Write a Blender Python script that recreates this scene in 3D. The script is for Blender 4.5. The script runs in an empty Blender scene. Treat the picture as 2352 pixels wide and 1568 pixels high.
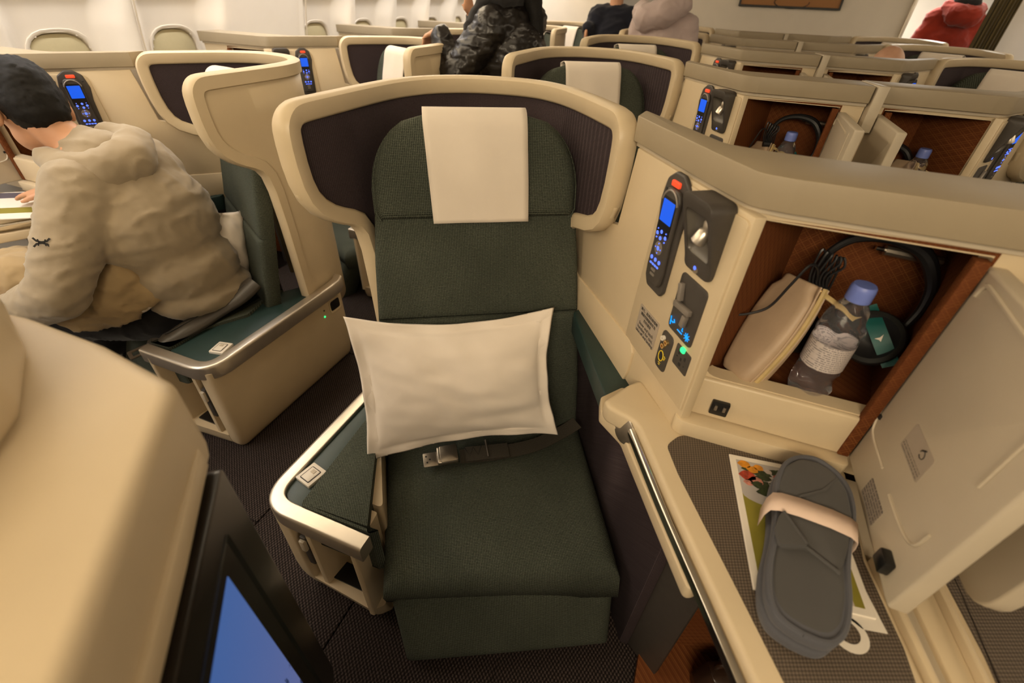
import bpy, bmesh, math, random
from mathutils import Vector, Matrix, noise

random.seed(7)
SC = bpy.context.scene
COL = SC.collection

# ------------------------------------------------------------------ camera, world, lights, exposure
YAW, PITCH, ROLL = math.radians(20.0), math.radians(37.2), math.radians(2.65)
fh = Vector((-math.sin(YAW), math.cos(YAW), 0)); rt = Vector((math.cos(YAW), math.sin(YAW), 0)); up0 = Vector((0, 0, 1))
fw = fh * math.cos(PITCH) - up0 * math.sin(PITCH); upv = fh * math.sin(PITCH) + up0 * math.cos(PITCH)
r2 = rt * math.cos(ROLL) + upv * math.sin(ROLL); u2 = upv * math.cos(ROLL) - rt * math.sin(ROLL)
cam_d = bpy.data.cameras.new('camera')
cam_d.sensor_width = 36.0; cam_d.lens = 1045 * 36 / 2352; cam_d.clip_start = 0.02; cam_d.clip_end = 60
cam_d.dof.use_dof = True; cam_d.dof.focus_distance = 1.15; cam_d.dof.aperture_fstop = 3.2
cam = bpy.data.objects.new('camera', cam_d)
m3 = Matrix((r2, u2, -fw)).transposed()
cam.matrix_world = Matrix.Translation((0, 0, 1.59)) @ m3.to_4x4()
COL.objects.link(cam); SC.camera = cam
SC.view_settings.view_transform = 'Standard'; SC.view_settings.look = 'None'
SC.view_settings.gamma = 1; SC.view_settings.use_curve_mapping = False
SC.view_settings.exposure = 0.33

w = bpy.data.worlds.new('cabin_world'); SC.world = w; w.use_nodes = True
w.node_tree.nodes['Background'].inputs[0].default_value = (1.0, 0.72, 0.45, 1)
w.node_tree.nodes['Background'].inputs[1].default_value = 0.02

def area(name, loc, target, sx, sy, power, col):
    l = bpy.data.lights.new(name, 'AREA'); l.shape = 'RECTANGLE'; l.size = sx; l.size_y = sy; l.energy = power; l.color = col
    o = bpy.data.objects.new(name, l); o.location = loc
    d = Vector(target) - Vector(loc); o.rotation_euler = d.to_track_quat('-Z', 'Y').to_euler(); COL.objects.link(o); return o
WARM = (1.0, 0.81, 0.56); WASH = (1.0, 0.96, 0.95)
def strip(name, x, z, tx, tz, wid, power, col, y=2.6, ln=9.6):
    l = bpy.data.lights.new(name, 'AREA'); l.shape = 'RECTANGLE'; l.size = wid; l.size_y = ln; l.energy = power; l.color = col
    o = bpy.data.objects.new(name, l); o.location = (x, y, z)
    d = Vector((tx - x, 0, tz - z)).normalized(); yv = Vector((0, 1, 0)); xa = yv.cross(-d).normalized()
    o.matrix_world = Matrix.Translation((x, y, z)) @ Matrix((xa, yv, -d)).transposed().to_4x4(); COL.objects.link(o); return o
strip('sidewall_wash_left', -2.18, 2.04, -2.50, 1.2, 0.07, 100, WASH)
strip('sidewall_wash_right', 3.05, 2.04, 3.37, 1.2, 0.07, 60, WASH)
strip('bin_light_left', -1.75, 2.14, -0.75, 0.6, 0.25, 46, WARM)
strip('aisle_light_left', -0.80, 2.26, -0.80, 0, 0.30, 5, WARM, 1.9, 3.2)
strip('bin_light_right', 2.45, 2.18, -0.2, 0.6, 0.25, 22, WARM)
area('forward_cabin_light', (0.12, -1.30, 2.10), (-0.4, 0.7, 0.7), 1.1, 0.5, 27, WARM)
area('galley_light', (1.85, 7.4, 2.2), (1.85, 7.4, 0), 0.8, 0.8, 70, (1, .93, .82))

# ------------------------------------------------------------------ node material helpers
def new_mat(name):
    m = bpy.data.materials.new(name); m.use_nodes = True; nt = m.node_tree
    return m, nt, nt.nodes['Principled BSDF']
class NB:
    def __init__(s, nt): s.nt = nt
    def n(s, t, **k):
        x = s.nt.nodes.new(t)
        for a, b in k.items(): setattr(x, a, b)
        return x
    def put(s, sock, v):
        if hasattr(v, 'is_linked') or isinstance(v, bpy.types.NodeSocket): s.nt.links.new(v, sock)
        else: sock.default_value = v
    def math(s, op, a, b=0.0, c=0.0):
        x = s.n('ShaderNodeMath', operation=op); s.put(x.inputs[0], a); s.put(x.inputs[1], b); s.put(x.inputs[2], c); return x.outputs[0]
    def dot(s, v, d):
        x = s.n('ShaderNodeVectorMath', operation='DOT_PRODUCT'); s.put(x.inputs[0], v); x.inputs[1].default_value = d; return x.outputs['Value']
    def obj(s): return s.n('ShaderNodeTexCoord').outputs['Object']
    def noise(s, v, sc, det=2.0, rough=.5):
        x = s.n('ShaderNodeTexNoise'); s.put(x.inputs['Vector'], v); x.inputs['Scale'].default_value = sc; x.inputs['Detail'].default_value = det; x.inputs['Roughness'].default_value = rough; return x.outputs['Fac']
    def comb(s, x, y, z=0.0):
        c = s.n('ShaderNodeCombineXYZ'); s.put(c.inputs[0], x); s.put(c.inputs[1], y); s.put(c.inputs[2], z); return c.outputs[0]
    def mix(s, f, a, b):
        x = s.n('ShaderNodeMix', data_type='RGBA'); s.put(x.inputs[0], f); s.put(x.inputs[6], a); s.put(x.inputs[7], b); return x.outputs[2]
    def mr(s, v, a, b, c=0.0, d=1.0):
        x = s.n('ShaderNodeMapRange'); s.put(x.inputs[0], v)
        for i, q in enumerate((a, b, c, d)): x.inputs[i + 1].default_value = q
        return x.outputs[0]
    def bump(s, bsdf, h, st=.3, dist=.002):
        b = s.n('ShaderNodeBump'); b.inputs['Strength'].default_value = st; b.inputs['Distance'].default_value = dist
        s.put(b.inputs['Height'], h); s.nt.links.new(b.outputs[0], bsdf.inputs['Normal'])
def c4(c): return (c[0], c[1], c[2], 1)
def plain(name, col, rough=.5, metal=0.0, var=.06, sc=60, bump=.0, emit=None, es=0, spec=.5):
    m, nt, b = new_mat(name); N = NB(nt); o = N.obj()
    f = N.noise(o, sc, 3)
    N.put(b.inputs['Base Color'], N.mix(N.mr(f, .3, .7), c4([v * (1 - var) for v in col]), c4([min(1, v * (1 + var)) for v in col])))
    b.inputs['Roughness'].default_value = rough; b.inputs['Metallic'].default_value = metal; b.inputs['Specular IOR Level'].default_value = spec
    if bump: N.bump(b, N.noise(o, sc * 8, 2), bump, .001)
    if emit: b.inputs['Emission Color'].default_value = c4(emit); b.inputs['Emission Strength'].default_value = es
    return m
def woven(name, dark, light, k, axes=((.866, .5, 0), (-.5, .866, 1.0)), lo=.35, hi=.9, rough=.9, bump=.35, nz=1.0, sheen=.0):
    m, nt, b = new_mat(name); N = NB(nt); o = N.obj()
    U = N.dot(o, axes[0]); V = N.dot(o, axes[1])
    su = N.math('ABSOLUTE', N.math('SINE', N.math('MULTIPLY', U, k))); sv = N.math('ABSOLUTE', N.math('SINE', N.math('MULTIPLY', V, k)))
    g = N.math('MAXIMUM', N.math('POWER', su, 3.0), N.math('POWER', sv, 3.0))
    n1 = N.noise(N.comb(N.math('MULTIPLY', U, 1.0), N.math('MULTIPLY', V, .5)), k * .55, 2, .7)
    n2 = N.noise(N.comb(N.math('MULTIPLY', U, .4), N.math('MULTIPLY', V, 1.4)), k * .30, 2, .7)
    f = N.mr(N.math('MULTIPLY', g, N.math('ADD', N.math('MULTIPLY', n1, nz), N.math('MULTIPLY', n2, .6))), lo, hi)
    big = N.noise(o, 6, 2)
    col = N.mix(f, c4(dark), c4(light))
    col2 = N.mix(N.mr(big, .3, .7, 0, .35), col, c4(dark))
    N.put(b.inputs['Base Color'], col2); b.inputs['Roughness'].default_value = rough; b.inputs['Specular IOR Level'].default_value = .2
    b.inputs['Sheen Weight'].default_value = sheen
    N.bump(b, f, bump, .0012)
    return m
def cloth(name, col, sc=900, rough=.92, var=.10, bump=.25, sheen=.15):
    m, nt, b = new_mat(name); N = NB(nt); o = N.obj()
    f = N.noise(o, sc, 2); g = N.noise(o, 9, 3)
    a = N.mix(N.mr(g, .3, .7), c4([v * (1 - var) for v in col]), c4([min(1, v * (1 + var)) for v in col]))
    N.put(b.inputs['Base Color'], a); b.inputs['Roughness'].default_value = rough; b.inputs['Sheen Weight'].default_value = sheen; b.inputs['Specular IOR Level'].default_value = .2
    N.bump(b, f, bump, .0008); return m
def glass(name, col=(1, 1, 1), rough=.02, ior=1.33):
    m, nt, b = new_mat(name); b.inputs['Base Color'].default_value = c4(col); b.inputs['Roughness'].default_value = rough
    b.inputs['IOR'].default_value = ior; b.inputs['Transmission Weight'].default_value = 1.0; return m
def emis(name, col, st):
    m, nt, b = new_mat(name); b.inputs['Base Color'].default_value = (0, 0, 0, 1); b.inputs['Emission Color'].default_value = c4(col); b.inputs['Emission Strength'].default_value = st; return m

CREAM = (.60, .487, .318)
M = {}
M['cream'] = plain('cream_plastic', CREAM, .42, var=.025, sc=12, bump=.06)
M['cream_dark'] = plain('cream_trim_plastic', (.50, .43, .32), .45, var=.03, sc=14, bump=.06)
M['wall'] = plain('sidewall_plastic', (.72, .66, .56), .5, var=.02, sc=8, bump=.04)
M['beige'] = plain('console_top_plastic_shaded', (.32, .26, .17), .5, var=.03, sc=12, bump=.08)  # beige plastic, colour lowered to stand in for shade on the counter tops
M['tweed'] = woven('green_tweed', (.014, .0175, .0125), (.155, .170, .130), 780, lo=.30, hi=.95)
M['purple'] = woven('purple_rib_fabric', (.024, .016, .018), (.092, .068, .071), 1150, lo=.3, hi=1.1, bump=.2)
M['teal'] = plain('teal_leather', (.018, .040, .037), .42, var=.08, sc=40, bump=.15)
M['silver'] = plain('satin_silver', (.62, .56, .47), .34, .85, var=.03, sc=30)
M['chrome'] = plain('chrome', (.8, .78, .72), .12, 1.0, var=.02)
M['dark'] = plain('charcoal_plastic', (.052, .044, .037), .48, var=.06, sc=60, bump=.12)
M['black'] = plain('black_plastic', (.006, .006, .006), .35, var=.1)
M['greyplast'] = plain('grey_plastic', (.24, .21, .18), .42, .3, var=.05)
M['linen'] = cloth('white_cotton', (.73, .65, .55), 700, .9, .03, .18)
M['pillowcase'] = cloth('white_cotton_brightened', (.82, .735, .63), 700, .9, .02, .18)  # same cotton as the headrest cover, lightened in place of stronger light
M['white'] = plain('white_plastic', (.72, .66, .56), .4, var=.02)
M['paper'] = plain('white_card', (.76, .70, .60), .6, var=.02)
M['red'] = plain('red_button', (.75, .06, .02), .4, emit=(1, .1, .03), es=.35)
M['blue'] = emis('blue_screen_glow', (.003, .095, .72), .95)
M['bluekey'] = emis('blue_key_glow', (.10, .18, 1.0), 1.3)
M['cyan'] = emis('cyan_icon_glow', (.0, .35, 1.0), 1.0)
M['green'] = emis('green_led', (.03, 1.0, .22), 1.6)
M['ylw'] = plain('yellow_print', (.75, .55, .02), .5)
M['gold'] = plain('brass_plug', (.75, .50, .20), .25, .9)
M['ink'] = plain('black_ink', (.015, .014, .014), .6)
M['label'] = plain('grey_label', (.36, .30, .235), .5, var=.03)
M['skin'] = plain('skin', (.52, .27, .15), .5, var=.08, sc=20)
M['skin2'] = plain('pale_skin', (.60, .34, .22), .5, var=.08, sc=20)
M['hair'] = plain('black_hair', (.006, .005, .004), .6, var=.4, sc=150, bump=.6, spec=.2); M['recess'] = plain('grey_reflector', (.11, .098, .080), .38, var=.04)
M['hoodie'] = cloth('oatmeal_fleece', (.30, .24, .158), 500, .95, .08, .3, .3)
M['khaki'] = cloth('khaki_cotton', (.36, .26, .135), 600, .9, .08, .25)
M['trouser'] = cloth('black_trouser_cloth', (.008, .007, .007), 500)
M['puffer'] = plain('black_glossy_nylon', (.010, .008, .007), .30, var=.1, sc=30, bump=.1, spec=.45)
M['navy'] = cloth('navy_wool', (.010, .011, .019), 400)
M['pink'] = cloth('pale_pink_nylon', (.46, .37, .35), 300, .7, .05, .15)
M['redcloth'] = cloth('red_fleece', (.22, .022, .010), 500, .95, .15, .4)
M['scarf'] = cloth('charcoal_knit', (.022, .021, .021), 300, .95, .2, .5)
M['slip'] = cloth('slate_grey_cotton', (.072, .069, .066), 900, .95, .06, .25)
M['sliptrim'] = cloth('slate_blue_binding', (.085, .085, .095), 900, .9, .06, .25)
M['band'] = plain('pale_pink_paper', (.68, .52, .42), .6, var=.02)
M['pouch'] = plain('tan_leather', (.44, .32, .21), .5, var=.05, sc=30, bump=.1)
M['webbing'] = woven('belt_webbing', (.034, .029, .022), (.10, .088, .068), 1500, bump=.2)
M['metal'] = plain('brushed_buckle_metal', (.42, .37, .30), .32, .9, var=.05)
M['leather'] = plain('brown_leather', (.030, .015, .009), .3, var=.2, sc=40, bump=.3)
M['olive'] = cloth('olive_curtain', (.085, .062, .022), 200)
M['water'] = glass('clear_bottle_plastic', (.95, .95, 1.0), .05, 1.22); M['water'].node_tree.nodes['Principled BSDF'].inputs['Transmission Weight'].default_value = .965
M['cap'] = plain('blue_bottle_cap', (.16, .22, .60), .4, var=.03)
M['tealband'] = plain('teal_paper_band', (.0, .085, .075), .5)
M['rubber'] = plain('headphone_black', (.012, .012, .013), .4, var=.1)
M['cushion_blk'] = plain('ear_pad_leatherette', (.016, .017, .015), .55, var=.1)
M['carpet'] = None
def carpet():
    m, nt, b = new_mat('brown_ribbed_carpet'); N = NB(nt); o = N.obj()
    U = N.dot(o, (1, .25, 0)); V = N.dot(o, (-.25, 1, 0))
    a = N.math('SINE', N.math('MULTIPLY', U, 620)); c = N.math('SINE', N.math('MULTIPLY', V, 420))
    n = N.noise(o, 260, 2, .7)
    f = N.mr(N.math('ADD', N.math('MULTIPLY', N.math('MULTIPLY', a, c), .5), n), .35, 1.05)
    N.put(b.inputs['Base Color'], N.mix(f, (.012, .009, .008, 1), (.088, .066, .058, 1)))
    b.inputs['Roughness'].default_value = .95; b.inputs['Specular IOR Level'].default_value = .1; N.bump(b, f, .5, .002); return m
M['carpet'] = carpet()
def matmat():
    m, nt, b = new_mat('brown_woven_table_mat'); N = NB(nt); o = N.obj()
    U = N.dot(o, (.87, -.5, 0)); V = N.dot(o, (.5, .87, 0))
    a = N.math('SINE', N.math('MULTIPLY', U, 1150)); c = N.math('SINE', N.math('MULTIPLY', V, 900))
    f = N.mr(N.math('MULTIPLY', a, c), -.5, .9)
    N.put(b.inputs['Base Color'], N.mix(f, (.050, .036, .025, 1), (.165, .125, .088, 1)))
    b.inputs['Roughness'].default_value = .6; N.bump(b, f, .4, .0008); return m
M['mat'] = matmat()
def lining():
    m, nt, b = new_mat('russet_diamond_lining'); N = NB(nt); o = N.obj()
    sep = N.n('ShaderNodeSeparateXYZ'); nt.links.new(o, sep.inputs[0])
    h = N.math('ADD', sep.outputs[0], sep.outputs[1]); z = sep.outputs[2]
    p = N.math('MULTIPLY', N.math('ADD', h, z), 300); q = N.math('MULTIPLY', N.math('SUBTRACT', h, z), 300)
    def tri(v): return N.math('ABSOLUTE', N.math('SUBTRACT', N.math('FRACT', v), .5))
    p1_, q1_ = N.math('MULTIPLY', p, .16), N.math('MULTIPLY', q, .16)
    l = N.math('MAXIMUM', tri(p1_), tri(q1_)); l2 = N.math('MAXIMUM', tri(N.math('ADD', p1_, .3)), tri(N.math('ADD', q1_, .3)))
    f = N.math('MULTIPLY', N.mr(N.math('MAXIMUM', l, N.math('MULTIPLY', l2, .97)), .43, .49), N.mr(N.noise(o, 8, 2), .25, .7, .1, .8))
    fine = N.math('MULTIPLY', N.math('SINE', N.math('MULTIPLY', z, 1500)), .06)
    N.put(b.inputs['Base Color'], N.mix(N.math('ADD', f, fine), (.115, .034, .0095, 1), (.25, .095, .026, 1)))
    b.inputs['Roughness'].default_value = .8; b.inputs['Specular IOR Level'].default_value = .15; return m
M['lining'] = lining()
def text_rows(name, paper, ink, kz, ku, ax):   # small print: rows of dashes on a real label, used for labels too small to read
    m, nt, b = new_mat(name); N = NB(nt); o = N.obj()
    U = N.dot(o, ax[0]); V = N.dot(o, ax[1])
    r = N.math('GREATER_THAN', N.math('FRACT', N.math('MULTIPLY', V, kz)), .52)
    n = N.noise(N.comb(U, N.math('FLOOR', N.math('MULTIPLY', V, kz))), ku, 1)
    f = N.math('MULTIPLY', r, N.mr(n, .42, .52))
    N.put(b.inputs['Base Color'], N.mix(f, c4(paper), c4(ink))); b.inputs['Roughness'].default_value = .45; return m
M['bottle_label'] = text_rows('bottle_label_print', (.56, .50, .47), (.22, .20, .20), 260, 420, ((1, 1, 0), (0, 0, 1)))

# ------------------------------------------------------------------ building helpers
class G:
    mir = None; dy = 0.0; dz = 0.0; org = Vector((0, 0, 0))
def X(p):
    x = p[0] if G.mir is None else 2 * G.mir - p[0]
    return Vector((x, p[1] + G.dy, p[2] + G.dz))
def tag(o, label=None, cat=None, group=None, kind=None):
    if label: o['label'] = label
    if cat: o['category'] = cat
    if group: o['group'] = group
    if kind: o['kind'] = kind
    return o
def thing(name, label, cat, loc, group=None):
    o = bpy.data.objects.new(name, None); o.empty_display_size = .05; o.location = X(loc); COL.objects.link(o); G.org = o.location.copy()
    return tag(o, label, cat, group)
def finish(name, bm, mat, parent=None, bevel=0.0, seg=2, ang=35, smooth=True, clean=True, loc=None, bev_ang=30):
    if clean: bmesh.ops.remove_doubles(bm, verts=bm.verts, dist=1e-5)
    bmesh.ops.recalc_face_normals(bm, faces=bm.faces)
    if bevel > 0:
        ed = [e for e in bm.edges if len(e.link_faces) == 2 and e.calc_face_angle(0) > math.radians(bev_ang)]
        bmesh.ops.bevel(bm, geom=ed, offset=bevel, segments=seg, profile=.5, affect='EDGES', clamp_overlap=True)
    if loc is not None: G.org = X(loc)
    for v in bm.verts: v.co = X(v.co) - G.org
    if G.mir is not None: bmesh.ops.reverse_faces(bm, faces=bm.faces)
    me = bpy.data.meshes.new(name); bm.to_mesh(me); bm.free()
    if smooth:
        me.polygons.foreach_set('use_smooth', [True] * len(me.polygons)); me.set_sharp_from_angle(angle=math.radians(ang))
    me.materials.append(mat)
    o = bpy.data.objects.new(name, me); COL.objects.link(o)
    if parent is not None: o.parent = parent
    else: o.location = G.org
    return o
def add_slab(bm, poly, O, A, B, N, t0, t1):   # polygon in the (A,B) plane through O, thick from t0 to t1 along N
    O, A, B, N = Vector(O), Vector(A), Vector(B), Vector(N)
    lo = [bm.verts.new(O + A * p[0] + B * p[1] + N * t0) for p in poly]; hi = [bm.verts.new(O + A * p[0] + B * p[1] + N * t1) for p in poly]
    n = len(poly); bm.faces.new(lo[::-1]); bm.faces.new(hi)
    for i in range(n): bm.faces.new((lo[i], lo[(i + 1) % n], hi[(i + 1) % n], hi[i]))
def slab(poly, O, A, B, N, t0, t1):
    bm = bmesh.new(); add_slab(bm, poly, O, A, B, N, t0, t1); return bm
def prism(poly, z0, z1): return slab(poly, (0, 0, 0), (1, 0, 0), (0, 1, 0), (0, 0, 1), z0, z1)
def add_box(bm, c, s, ax=None):
    A, B, N = ax if ax else (Vector((1, 0, 0)), Vector((0, 1, 0)), Vector((0, 0, 1)))
    p = [(-s[0] / 2, -s[1] / 2), (s[0] / 2, -s[1] / 2), (s[0] / 2, s[1] / 2), (-s[0] / 2, s[1] / 2)]
    add_slab(bm, p, c, A, B, N, -s[2] / 2, s[2] / 2)
def box(c, s, ax=None):
    bm = bmesh.new(); add_box(bm, c, s, ax); return bm
def rpoly(pts, r, n=5):     # rounded polygon, r one radius or one per corner
    out = []; k = len(pts)
    for i in range(k):
        p, a, b = Vector(pts[i]).to_2d(), Vector(pts[i - 1]).to_2d(), Vector(pts[(i + 1) % k]).to_2d()
        rr = r[i] if isinstance(r, (list, tuple)) else r
        if rr <= 1e-6: out.append(tuple(p)); continue
        da, db = (a - p), (b - p); la, lb = da.length, db.length; da /= la; db /= lb
        cs = max(-.999, min(.999, da.dot(db))); d = min(rr / math.tan(math.acos(cs) / 2), la * .48, lb * .48)
        s0, s1 = p + da * d, p + db * d
        for j in range(n + 1):
            t = j / n; q = s0 * (1 - t) ** 2 + p * 2 * t * (1 - t) + s1 * t * t; out.append(tuple(q))
    return out
def rrect(cx, cy, wx, wy, r, n=4):
    return rpoly([(cx - wx / 2, cy - wy / 2), (cx + wx / 2, cy - wy / 2), (cx + wx / 2, cy + wy / 2), (cx - wx / 2, cy + wy / 2)], r, n)
def circ(cx, cy, r, n=20, ry=None): return [(cx + r * math.cos(2 * math.pi * i / n), cy + (ry or r) * math.sin(2 * math.pi * i / n)) for i in range(n)]
def catmull(pts, n=8):
    P = [Vector(p) for p in pts]; P = [P[0] * 2 - P[1]] + P + [P[-1] * 2 - P[-2]]; out = []
    for i in range(1, len(P) - 2):
        for j in range(n):
            t = j / n; a, b, c, d = P[i - 1], P[i], P[i + 1], P[i + 2]
            out.append(.5 * ((2 * b) + (c - a) * t + (2 * a - 5 * b + 4 * c - d) * t * t + (3 * b - a - 3 * c + d) * t ** 3))
    out.append(P[-2]); return out
def add_tube(bm, path, r, n=8, caps=True, flat=None):   # r number or list; flat = (normal vector, ratio) squashes the section
    P = [Vector(p) for p in path]; k = len(P); rings = []; ref = None
    for i in range(k):
        t = (P[min(i + 1, k - 1)] - P[max(i - 1, 0)]).normalized()
        if ref is None: ref = Vector((0, 0, 1)) if abs(t.z) < .9 else Vector((1, 0, 0))
        if flat: ref = Vector(flat[0])
        a = t.cross(ref)
        if a.length < 1e-4: a = t.cross(Vector((.3, .9, .2)))
        a.normalize(); b = a.cross(t).normalized(); ref = b if not flat else ref
        rr = r[i] if isinstance(r, (list, tuple)) else r
        rings.append([bm.verts.new(P[i] + a * (rr * math.cos(2 * math.pi * j / n)) + b * (rr * (flat[1] if flat else 1) * math.sin(2 * math.pi * j / n))) for j in range(n)])
    for i in range(k - 1):
        for j in range(n): bm.faces.new((rings[i][j], rings[i][(j + 1) % n], rings[i + 1][(j + 1) % n], rings[i + 1][j]))
    if caps: bm.faces.new(rings[0][::-1]); bm.faces.new(rings[-1])
def tube(path, r, n=8, flat=None):
    bm = bmesh.new(); add_tube(bm, path, r, n, True, flat); return bm
def sweep(path, prof, closed=False, nrm=None):   # path on the plan (z kept), prof = [(out, z)] closed loop
    bm = bmesh.new(); P = [Vector(p) for p in path]; k = len(P); rings = []
    for i in range(k):
        if closed: t = P[(i + 1) % k] - P[i - 1]
        else: t = P[min(i + 1, k - 1)] - P[max(i - 1, 0)]
        t.z = 0; t.normalize(); nn = Vector((t.y, -t.x, 0))
        rings.append([bm.verts.new(P[i] + nn * a + Vector((0, 0, b))) for a, b in prof])
    n = len(prof)
    for i in range(k if closed else k - 1):
        for j in range(n): bm.faces.new((rings[i][j], rings[i][(j + 1) % n], rings[(i + 1) % k][(j + 1) % n], rings[(i + 1) % k][j]))
    if not closed: bm.faces.new(rings[0][::-1]); bm.faces.new(rings[-1])
    return bm
def add_lathe(bm, prof, c, ax=(0, 0, 1), n=20):
    c = Vector(c); q = Vector((0, 0, 1)).rotation_difference(Vector(ax)); rings = []
    for r, z in prof:
        rings.append([bm.verts.new(c + q @ Vector((max(r, 1e-4) * math.cos(2 * math.pi * j / n), max(r, 1e-4) * math.sin(2 * math.pi * j / n), z))) for j in range(n)])
    for i in range(len(prof) - 1):
        for j in range(n): bm.faces.new((rings[i][j], rings[i][(j + 1) % n], rings[i + 1][(j + 1) % n], rings[i + 1][j]))
    bm.faces.new(rings[0][::-1]); bm.faces.new(rings[-1])
def lathe(prof, c, ax=(0, 0, 1), n=20):
    bm = bmesh.new(); add_lathe(bm, prof, c, ax, n); return bm
def pad(rows, O, A, B, N, t, r, crown=.0, na=22, nb=22, wob=0.0, creases=()):
    # upholstered pad: rows = [(b, a_left, a_right)], height field over the outline, rounded edge radius r, back flat
    bm = bmesh.new(); O, A, B, N = Vector(O), Vector(A), Vector(B), Vector(N)
    b0, b1 = rows[0][0], rows[-1][0]
    def edge(b):
        for (p, l, rr), (q, l2, r3) in zip(rows, rows[1:]):
            if b <= q + 1e-9:
                f = (b - p) / (q - p) if q > p else 0; return l + (l2 - l) * f, rr + (r3 - rr) * f
        return rows[-1][1:]
    def warp(n): # denser near the ends
        return [.5 - .5 * math.cos(math.pi * i / n) for i in range(n + 1)]
    wa, wb = warp(na), warp(nb); V = []
    for fb in wb:
        b = b0 + (b1 - b0) * fb; l, rr = edge(b); row = []
        for fa in wa:
            a = l + (rr - l) * fa; d = min(a - l, rr - a, b - b0, b1 - b)
            h = t - r + math.sqrt(max(0, r * r - max(0, r - d) ** 2)) if d < r else t
            h += crown * (1 - (2 * fa - 1) ** 2) * (1 - (2 * fb - 1) ** 2)
            if wob and d > r * .4: h += wob * noise.noise(Vector((a * 7, b * 7, t * 9)))
            for cb, cw, cd in creases: h -= cd * math.exp(-((b - cb - .012 * math.sin(a * 6)) / cw) ** 2)
            row.append(bm.verts.new(O + A * a + B * b + N * h))
        V.append(row)
    for i in range(nb):
        for j in range(na): bm.faces.new((V[i][j], V[i][j + 1], V[i + 1][j + 1], V[i + 1][j]))
    loop = V[0][:] + [V[i][-1] for i in range(1, nb + 1)] + V[-1][-2::-1] + [V[i][0] for i in range(nb - 1, 0, -1)]
    low = []
    for v in loop:
        q = v.co - O; low.append(bm.verts.new(O + A * q.dot(A) + B * q.dot(B)))
    k = len(loop)
    for i in range(k): bm.faces.new((loop[i], loop[(i + 1) % k], low[(i + 1) % k], low[i]))
    bm.faces.new(low[::-1]); return bm
def ring(outer, inner, O, A, B, N, d0, do, di):   # frame with a hole: outer/inner loops of the same count
    bm = bmesh.new(); O, A, B, N = Vector(O), Vector(A), Vector(B), Vector(N); n = len(outer)
    def loop(p, d): return [bm.verts.new(O + A * q[0] + B * q[1] + N * (d(q) if callable(d) else d)) for q in p]
    a, b, c, e = loop(outer, d0), loop(outer, do), loop(inner, di), loop(inner, d0)
    for L, R in ((a, b), (b, c), (c, e), (e, a)):
        for i in range(n): bm.faces.new((L[i], L[(i + 1) % n], R[(i + 1) % n], R[i]))
    return bm
WORK = bpy.data.scenes.new('workbench')      # scratch scene, so that evaluating one mesh does not update the whole cabin; removed at the end
def evaluated(o):
    WORK.collection.objects.link(o); vl = WORK.view_layers[0]; vl.update(); dg = vl.depsgraph
    me = bpy.data.meshes.new_from_object(o.evaluated_get(dg)); WORK.collection.objects.unlink(o); return me
def text_bm(s, size, O, A, B, N, align='CENTER', thick=.0002):
    cu = bpy.data.curves.new('t', 'FONT'); cu.body = s; cu.size = size; cu.align_x = align; cu.align_y = 'CENTER'; cu.extrude = thick
    o = bpy.data.objects.new('t', cu); me = evaluated(o); bpy.data.objects.remove(o); bpy.data.curves.remove(cu)
    bm = bmesh.new(); bm.from_mesh(me); bpy.data.meshes.remove(me)
    O, A, B, N = Vector(O), Vector(A), Vector(B), Vector(N)
    for v in bm.verts: v.co = O + A * v.co.x + B * v.co.y + N * v.co.z
    return bm
def merge(bms):
    out = bmesh.new()
    for b in bms:
        me = bpy.data.meshes.new('m'); b.to_mesh(me); b.free(); out.from_mesh(me); bpy.data.meshes.remove(me)
    return out
def copy_tree(o, off, label=None, top=True):
    c = o.copy(); COL.objects.link(c)
    for ch in list(o.children):
        cc = copy_tree(ch, off, None, False); cc.parent = c; cc.matrix_parent_inverse = Matrix()
    if top:
        c.location = o.location + Vector(off)
        if label: c['label'] = label
    return c

# ------------------------------------------------------------------ module frame (front row, seat left of centre)
EX = Vector((.8660, .5, 0)); EV = Vector((-.5, .8660, 0)); O0 = Vector((-.159, .465, 0)); ZV = Vector((0, 0, 1))
def L(u, v, z=0.0): return O0 + EX * u + EV * v + Vector((0, 0, z))
ZF = .19; XC = .434; XW = -1.02; PITCHROW = 1.1
a145 = math.radians(145)
D1 = Vector((math.sin(a145), math.cos(a145), 0)); N1 = Vector((math.cos(a145), -math.sin(a145), 0)); P1 = Vector((-.006, .805, 0))
YN = .692      # plane of the storage niche
Yv = Vector((0, 1, 0)); Xv = Vector((1, 0, 0))

# ------------------------------------------------------------------ setting
def structure(name, bm, mat, bevel=0, loc=(0, 0, 0), **k):
    o = finish(name, bm, mat, None, bevel, loc=loc, **k); o['kind'] = 'structure'; return o
floor = structure('floor', box((.43, 2.8, ZF - .03), (6.2, 9.4, .05)), M['carpet'])
G.org = Vector((0, 0, 0))
k = 0
tiles = []
for i, x0 in enumerate((-1.47, -1.03, -.59)):
    for j in range(10):
        y0 = -1.2 + j * .84 + (0.12 if i == 1 else 0)
        bm = box((x0 + .22, y0 + .42, ZF - .001), (.436, .836, .008))
        finish('carpet_tile', bm, M['carpet'], floor, .002, 1)
SEG = [(-2.56, .0), (-2.60, .7), (-2.57, 1.2), (-2.50, 1.55), (-2.38, 1.85), (-2.18, 2.05)]
WIN = [1.45, 1.98, 3.04, 3.57, 4.10, 4.63, 5.16, 5.69]
WZ = 1.205
def wall_x(z):
    pts = catmull([(a, b, 0) for a, b in SEG], 6)
    for p, q in zip(pts, pts[1:]):
        if p.y <= z <= q.y: return p.x + (q.x - p.x) * (z - p.y) / max(1e-6, q.y - p.y)
    return pts[-1].x if z > 1 else pts[0].x
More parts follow.
